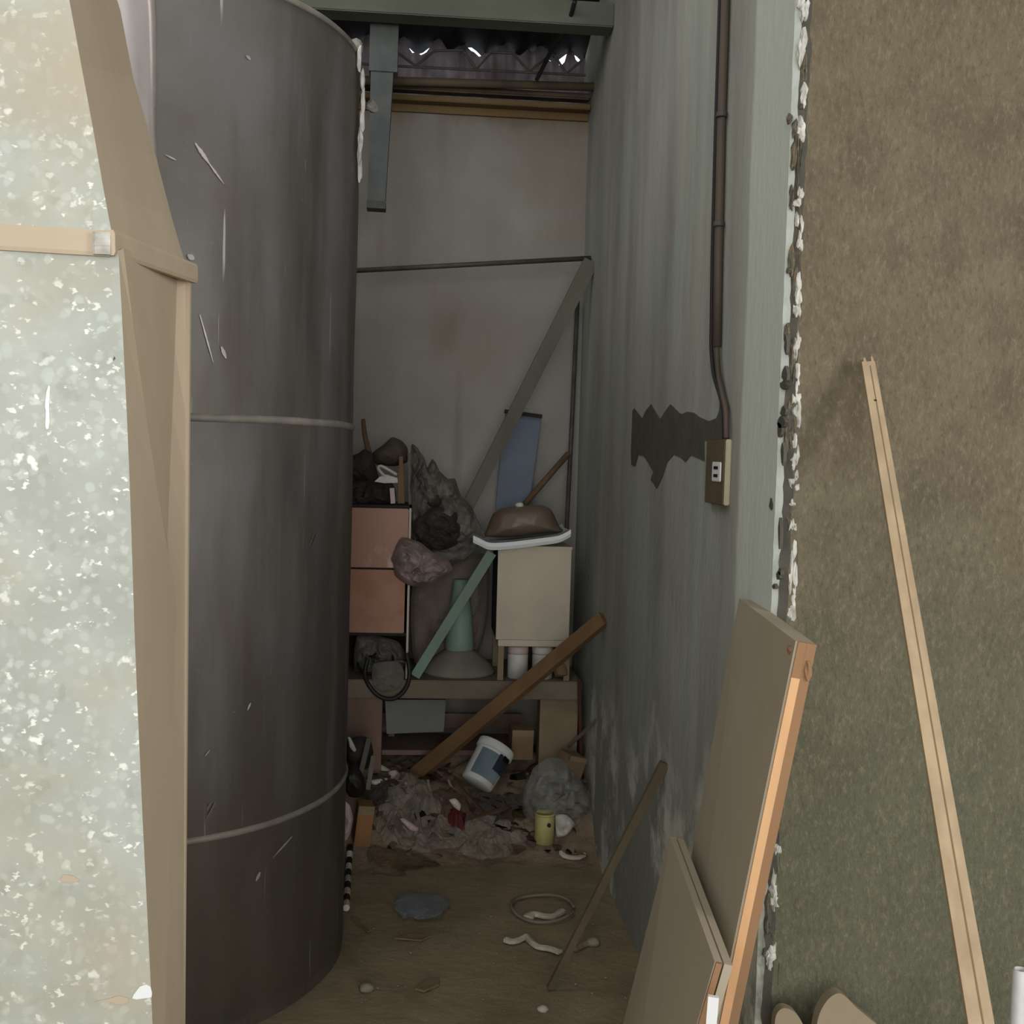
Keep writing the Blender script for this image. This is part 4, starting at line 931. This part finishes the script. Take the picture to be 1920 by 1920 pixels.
drape('dark_rag', [(690, 1452), (735, 1462), (742, 1500), (716, 1530), (684, 1520)], .012, .014, 30, 'browncloth', 'brown rag on the heap left of the creased plastic sheet', 'rag', 5)
drape('flat_paper', [(690, 1590), (740, 1596), (800, 1610), (830, 1628), (760, 1632), (690, 1622)], .004, .006, 22, 'tanscrap', 'dusty tan paper trodden flat in front of the plastic sheet', 'paper', 7)
drape('red_plastic_piece', [(838, 1530), (862, 1524), (880, 1540), (872, 1566), (850, 1566), (836, 1552)], .040, .012, 30, 'red', 'dull red plastic piece near the middle of the rubbish heap', 'plastic', 11, rings=8, n=36)
def hstrip(pts_, w0, w1, mt, label, group=None):
    bm = NB(); ps = spline([G(x, y)+Vector((0, 0, .022+.012*math.sin(x*.3))) for x, y in pts_], 5); n_ = len(ps); rows = []
    for k, p in enumerate(ps):
        t_ = (ps[min(k+1, n_-1)]-ps[max(k-1, 0)]).normalized(); s_ = t_.cross(Vector((0, -.5, 1))).normalized(); w_ = (w0+(w1-w0)*k/n_)*(1+.4*noise.noise(p*50))/2
        rows.append([bm.verts.new(p+s_*w_*a+Vector((0, 0, .004*noise.noise(p*80+Vector((a*9, 0, 0)))+(.004 if a == 0 else 0)))) for a in (-1, 0, 1)])
    for a, b__ in zip(rows, rows[1:]):
        for k in range(2): bm.faces.new((a[k], a[k+1], b__[k+1], b__[k]))
    bmesh.ops.solidify(bm, geom=bm.faces[:], thickness=.002); tag(obj('film_highlight', bm, mt), label, 'highlight strip', group)
gs, gl = 'pale highlight strips on the creased film', 'thin pale strip standing in for a highlight on the creased film of the heap'  # pale ribbons added as painted highlights on the film
rs_ = random.Random(31)
for k in range(26):
    x_, y_ = rs_.uniform(725, 850), rs_.uniform(1475, 1588)
    if rs_.random() < .4: x_, y_ = rs_.uniform(860, 980), rs_.uniform(1550, 1600)
    a_ = rs_.gauss(.9, .45); l_ = rs_.uniform(14, 42); hstrip([(x_-l_/2*math.cos(a_), y_-l_/2*math.sin(a_)), (x_+rs_.uniform(-4, 4), y_), (x_+l_/2*math.cos(a_), y_+l_/2*math.sin(a_)*.9)], .012, .006, rs_.choice(['film', 'pinklid', 'tanscrap', 'film']), gl, gs)
# yellow tin
c = G(1020, 1580); t = thing('yellow_tin', 'small dull yellow tin upright at the front of the heap', 'tin', c)
r = .037
bm = NB(); lathe(bm, [(r-.003, 0), (r, .003), (r, .104), (r-.002, .108)], c, n=32); obj('body', bm, 'yellow', t, smooth=True)
bm = NB(); lathe(bm, [(r-.002, .107), (r+.0015, .108), (r+.0015, .115), (r-.004, .115), (r-.004, .110)], c, n=32); obj('rim', bm, 'yellow', t, smooth=True)
bm = NB(); crumple(bm, c+Vector((.012, -r, .078)), .007, .002, .008, 3, sub=2, amp=.2); obj('dark_hole', bm, 'slot', t)
# thin pale stick
bm = NB(); bar(bm, GB(1040, 1428, .01), P(1141, 1330, 4.08), .012, .010, (1, 0, 0), w1=.007)
tag(obj('pale_stick', bm, 'palestick'), 'thin pale grey stick rising from the clear bag toward the wall', 'stick')
# cartons
def carton(px0, px1, py0, py1, Y, d, rot, mt, label):
    a, c = P(px0, py1, Y), P(px1, py0, Y); w_ = c.x-a.x; h_ = c.z-a.z; m_ = Matrix.Rotation(rot, 4, 'Y') @ Matrix.Rotation(rot*1.5, 4, 'Z')
    t = thing('carton', label, 'carton', ((a.x+c.x)/2, Y+d/2, a.z)); cen = Vector(((a.x+c.x)/2, Y+d/2, (a.z+c.z)/2))
    bm = boxn(-w_/2, w_/2, -d/2, d/2, -h_/2, h_/2, bev=.002); bmesh.ops.transform(bm, matrix=Matrix.Translation(cen) @ m_, verts=bm.verts); obj('body', bm, mt, t)
    bm = boxn(-w_/2, w_/2, -d/2-.002, -d/2+.01, h_*.30, h_/2+.001, bev=.001); bmesh.ops.transform(bm, matrix=Matrix.Translation(cen) @ m_, verts=bm.verts); obj('flap', bm, 'tanscrap', t)
carton(958, 1000, 1370, 1425, 4.30, .12, .02, 'cardboard', 'small dusty tan carton behind the paint bucket under the bench')
carton(1052, 1092, 1418, 1462, 4.2, .08, .28, 'cardboard', 'tilted brown carton at the right end of the heap above the clear bag')
carton(664, 696, 1512, 1588, 3.98, .08, .10, 'carton', 'orange-brown carton tucked against the foot of the tank')
# dark umbrella-like folded bag at tank edge
L_('folded_dark_bag', [(648, 1440), (664, 1432), (680, 1450), (688, 1480), (680, 1494), (655, 1494), (644, 1470)], 4.05, .08, 'hose', 'dark folded bag with slate sheen beside the tank', 'bag', .008, 14, 3)
L_('dark_opening_sack', [(650, 1388), (672, 1380), (692, 1384), (700, 1410), (690, 1440), (664, 1442), (648, 1420)], 4.22, .10, 'darkcloth', 'dark open sack leaning on the reddish bench leg', 'sack', .012, 14, 8)
bm = NB(); bar(bm, P(672, 1470, 4.02), P(692, 1385, 4.15), .018, .006, (1, 0, 0)); tag(obj('grey_strap', bm, 'greyplank'), 'grey strap slanting across the dark sack', 'strap')
bm = NB(); bar(bm, P(690, 1480, 4.0), P(700, 1418, 4.12), .016, .006, (1, 0, 0)); tag(obj('grey_strap', bm, 'dustgrey'), 'duller second grey strap right of the first one', 'strap')
L_('white_tip', [(652, 1382), (658, 1384), (668, 1405), (664, 1410), (655, 1400)], 4.14, .012, 'white', 'small white slip standing at the mouth of the dark sack', 'scrap', .002, 20, 1)
L_('white_paper_strip', [(644, 1505), (656, 1510), (662, 1535), (656, 1565), (645, 1575)], 3.93, .02, 'pinklid', 'pale pinkish paper strip right at the tank foot', 'paper', .005, 20, 2)
# striped rope along the tank foot
def rp(f): return G(650-8*f, 1592+118*f)+Vector((.012, 0, .012))
t = thing('striped_rope', 'black and white striped rope lying along the tank foot', 'rope', rp(.5))
for k in range(10):
    bm = NB(); tube(bm, [rp(k/10+.005), rp(k/10+.055), rp((k+1)/10-.005)], .0115, 8); obj('stripe', bm, 'scrapwhite' if k % 2 else 'hose', t, label='white stripe' if k % 2 else 'black stripe')
# white bits on the heap
for i, (px, lb) in enumerate([([(703, 1436), (712, 1432), (732, 1444), (728, 1450), (712, 1446)], 'whitish chip lying at the top left of the heap, shiny ended'),
                              ([(696, 1463), (725, 1459), (728, 1468), (700, 1472)], 'flat pale chip on the left of the heap, below the shiny one'),
                              ([(728, 1448), (742, 1444), (752, 1455), (745, 1468), (730, 1466)], 'round pale tan lump beside the two pale chips'),
                              ([(750, 1536), (760, 1535), (784, 1552), (782, 1559), (768, 1556)], 'pinkish white chip lying on the creased plastic sheet'),
                              ([(842, 1500), (854, 1497), (864, 1508), (862, 1520), (852, 1514)], 'pale tip sticking out of the crumpled pinkish paper')]):
    cx_ = sum(p[0] for p in px)/len(px); cy_ = sum(p[1] for p in px)/len(px); yy = GY(cx_, cy_)-.02
    if i == 3: yy = 4.0
    if i == 4: yy = 4.05
    L_('pale_chip', px, yy, .022, 'scrapwhite' if i != 3 else 'pinklid', lb, 'scrap', .003, 20, i)
# scattered scraps: on the heap and on the floor
random.seed(23)
def scrap_shape(seed, s, el=1.6):
    random.seed(seed); bm = NB(); n_ = random.randint(5, 8); ph = random.random()*6; pts = []
    for k in range(n_):
        a = ph+2*math.pi*k/n_; r_ = s*(.6+.5*random.random()); pts.append(Vector((r_*math.cos(a)*el, r_*math.sin(a), random.uniform(-.3, .5)*s*.7)))
    c_ = Vector((0, 0, s*.35)); V = [bm.verts.new(p) for p in pts]; cv = bm.verts.new(c_); 
    for k in range(n_): bm.faces.new((V[k], V[(k+1) % n_], cv))
    bmesh.ops.solidify(bm, geom=bm.faces[:], thickness=.0025); return bm
protos = {}
kinds = [('tanscrap', 'tan paper scrap among the rubbish of the heap', 'tan scraps on the heap', 'paper_scrap'), ('scrapwhite', 'small off-white plastic scrap among the rubbish of the heap', 'white scraps on the heap', 'plastic_scrap'),
         ('greycloth', 'small grey rag scrap among the rubbish of the heap', 'grey scraps on the heap', 'rag_scrap'), ('hose', 'small black rubber scrap among the rubbish of the heap', 'black scraps on the heap', 'rubber_scrap'),
         ('pinkscrap', 'pinkish brown paper scrap among the rubbish of the heap', 'pinkish scraps on the heap', 'paper_scrap'), ('cardboard', 'brown cardboard scrap among the rubbish of the heap', 'cardboard scraps on the heap', 'cardboard_scrap')]
def copyof(o, loc, rot, s):
    c_ = o.copy(); C.objects.link(c_); c_.location = loc; c_.rotation_euler = rot; c_.scale = (s, s, s); return c_
for ki, (mt, lb, gp, nm) in enumerate(kinds):
    for v_ in range(3):
        o = obj(nm, scrap_shape(ki*10+v_, .018, 1.3+.5*v_), mt); tag(o, lb, 'scrap', gp); protos[(ki, v_)] = [o, False]
rnd = random.Random(5); cnt = 0
while cnt < 190:
    px = rnd.uniform(655, 1100); py = rnd.uniform(1440, 1608); 
    if py > 1590 and rnd.random() < .5: continue
    p = G(px, py); 
    if p.y > 4.8: continue
    ki = rnd.choice([0, 0, 1, 2, 3, 3, 4, 4, 5, 5]); o, used = protos[(ki, rnd.randint(0, 2))]; s = rnd.uniform(.45, 1.5)*(0.6 if ki == 1 else 1)
    p.z = heap(p.x, p.y)+.006*s; rot = (rnd.uniform(-.7, .7), rnd.uniform(-.5, .5), rnd.uniform(0, 6.28)); key = None
    for k_, v2 in protos.items():
        if v2[0] is o: key = k_
    if not used: o.location = p; o.rotation_euler = rot; o.scale = (s, s, s); protos[key][1] = True
    else: copyof(o, p, rot, s)
    cnt += 1
for k_, (o, used) in protos.items():
    if not used: p = G(700+k_[0]*60, 1500+k_[1]*30); p.z += .006; o.location = p
# sticks lying on the heap
for i, (a, c, mt, lb) in enumerate([((858, 1480), (905, 1530), 'brownstick', 'dark brown lath on the heap right below the paint bucket'), ((900, 1500), (985, 1525), 'hose', 'long black strip lying in front of the paint bucket'),
                                    ((720, 1575), (800, 1590), 'tanscrap', 'thin tan splinter at the foot of the creased plastic sheet'), ((880, 1545), (960, 1520), 'brownstick', 'brown lath crossing right of the red plastic piece')]):
    bm = NB(); bar(bm, GB(*a, .018), GB(*c, .018), .016, .008, (0, 1, .3)); tag(obj('broken_lath', bm, mt), lb, 'stick')

# ================================================================== FLOOR LITTER
def flat(name, px, th, mt, label, cat, lift=0.002, arch=.0):
    pts = [G(x, y) for x, y in px]; bm = NB(); m_ = len(pts)
    c_ = sum(pts, Vector())/m_
    lo = [bm.verts.new((p.x, p.y, p.z+lift)) for p in pts]; hi = [bm.verts.new((p.x, p.y, p.z+lift+th)) for p in pts]
    bm.faces.new(lo[::-1]); bm.faces.new(hi)
    for k in range(m_): bm.faces.new((lo[k], lo[(k+1) % m_], hi[(k+1) % m_], hi[k]))
    return tag(obj(name, bm, mt), label, cat)
def ribbon(pxs, widths, th=.010):
    bm = NB(); pts = spline([G(x, y)+Vector((0, 0, .008)) for x, y in pxs], 5); n_ = len(pts)
    ws = [widths[0]+(widths[-1]-widths[0])*k/(n_-1) if len(widths) == 2 else widths[min(len(widths)-1, int(k*len(widths)/n_))] for k in range(n_)]
    rows = []
    for k, p in enumerate(pts):
        t_ = (pts[min(k+1, n_-1)]-pts[max(k-1, 0)]).normalized(); s_ = Vector((-t_.y, t_.x, 0)); w_ = ws[k]*(1+.25*noise.noise(p*60))
        rows.append([bm.verts.new(p+s_*w_/2*a+Vector((0, 0, b__*th))) for a, b__ in ((-1, -.5), (1, -.5), (1, .5), (0, .8), (-1, .5))])
    for r1_, r2_ in zip(rows, rows[1:]):
        for k in range(5): bm.faces.new((r1_[k], r1_[(k+1) % 5], r2_[(k+1) % 5], r2_[k]))
    bm.faces.new(rows[0]); bm.faces.new(rows[-1][::-1]); return bm
tag(obj('broken_ring_piece', ribbon([(990, 1726), (1000, 1718), (1020, 1722), (1038, 1722), (1055, 1712)], [.030, .020]), 'scrapwhite'), 'cream broken piece lying inside the wire hoop', 'plastic piece')
tag(obj('broken_ring_piece', ribbon([(987, 1760), (995, 1770), (1010, 1780), (1030, 1783), (1050, 1790)], [.016, .020]), 'scrapwhite'), 'longest curved cream piece just in front of the wire hoop', 'plastic piece')
tag(obj('broken_ring_piece', ribbon([(949, 1766), (960, 1770), (975, 1766), (985, 1760)], [.024, .014]), 'scrapwhite'), 'short knobbed cream piece left of the longest curved one', 'plastic piece')
tag(obj('broken_ring_piece', ribbon([(1078, 1785), (1088, 1779), (1099, 1773)], [.012, .018]), 'tanscrap'), 'small tan broken piece right of the leaning stick foot', 'plastic piece')
tag(obj('broken_ring_piece', ribbon([(1051, 1602), (1062, 1610), (1082, 1612), (1096, 1606)], [.020, .018]), 'scrapwhite'), 'cream crescent piece on the floor right of the yellow tin', 'plastic piece')
tag(obj('broken_ring_piece', ribbon([(1118, 1594), (1128, 1590), (1136, 1586)], [.018, .016]), 'pinklid'), 'small pinkish piece on the floor against the side wall', 'plastic piece')
c = G(1017, 1707); rr = abs(G(1075, 1707).x-G(958, 1707).x)/2
bm = NB(); ry = abs(G(1017, 1680).y-G(1017, 1735).y)/2
pts = [c+Vector((rr*math.cos(2*math.pi*k/80), (ry+rr)/2*math.sin(2*math.pi*k/80), .010+.004*math.sin(k*.2))) for k in range(77)]
tube(bm, pts, .0055, 7); tag(obj('wire_hoop', bm, 'palestick', smooth=True), 'dusty round hoop lying on the dirt floor', 'hoop')
o = L_('bluish_plastic_bag', [(742, 1690), (755, 1676), (790, 1672), (828, 1682), (842, 1700), (828, 1722), (790, 1734), (748, 1730), (736, 1712)], 3.72, .16, 'bluefilm', 'thin bluish plastic bag flattened on the dirt floor', 'bag', .016, 18, 4, n=80)
dz = 0
for v in o.data.vertices:
    pass
# lay it on the ground: squash in height
zmin = min(v.co.z for v in o.data.vertices); cpos = G(790, 1712)
for v in o.data.vertices: v.co.z = (v.co.z-zmin)*.35; v.co.y *= 1.2
o.location = (o.location.x*cpos.x/o.location.x, cpos.y+.02, 0.0)
random.seed(8)
def pebble(px, py, s, mt, label, cat='stone', group=None, name='pebble', i=0):
    p = G(px, py); bm = NB(); crumple(bm, p+Vector((0, 0, s*.45)), s, s*.9, s*.6, i, sub=2, amp=.25); return tag(obj(name, bm, mt, smooth=True), label, cat, group)
pebble(1018, 1896, .015, 'scrapwhite', 'roundest pale pebble on the floor near the stick foot', i=1)
pebble(1112, 1772, .022, 'stone', 'brownish grey stone on the floor right of the small tan piece', i=2)
pebble(687, 1858, .020, 'stone', 'low earth-coloured stone on the bare floor near the tank', i=3)
flat('dusty_shard', [(778, 1858), (800, 1843), (824, 1838), (822, 1850), (795, 1862)], .006, 'tanscrap', 'flat dusty shard alone on the near dirt floor', 'shard')
flat('dusty_shard', [(740, 1762), (775, 1753), (808, 1758), (790, 1766)], .004, 'tanscrap', 'faint flat shard just in front of the bluish bag', 'shard')
flat('long_splinter', [(656, 1722), (660, 1721), (694, 1748), (690, 1750)], .004, 'tanscrap', 'thin tan splinter on the floor close to the tank foot', 'splinter')
rnd = random.Random(77); n_ = 0; base = None
while n_ < 80:
    px, py = rnd.uniform(660, 1180), rnd.uniform(1610, 1900)
    p = G(px, py)
    if p.x > .66 or (p.x-TX)**2+(p.y-TY)**2 < (TR+.02)**2: continue
    s = rnd.uniform(.15, .55)**1.3
    p.z = .002
    if base is None:
        bm = NB(); crumple(bm, (0, 0, .004), .010, .009, .006, 4, sub=1, amp=.4); base = tag(obj('grit_pebble', bm, 'stone'), 'tiny crumb of grit on the bare dirt floor', 'pebble', 'grit crumbs on the floor'); base.location = p; base.scale = (s, s, s)
    else: copyof(base, p, (0, 0, rnd.uniform(0, 6)), s)
    n_ += 1
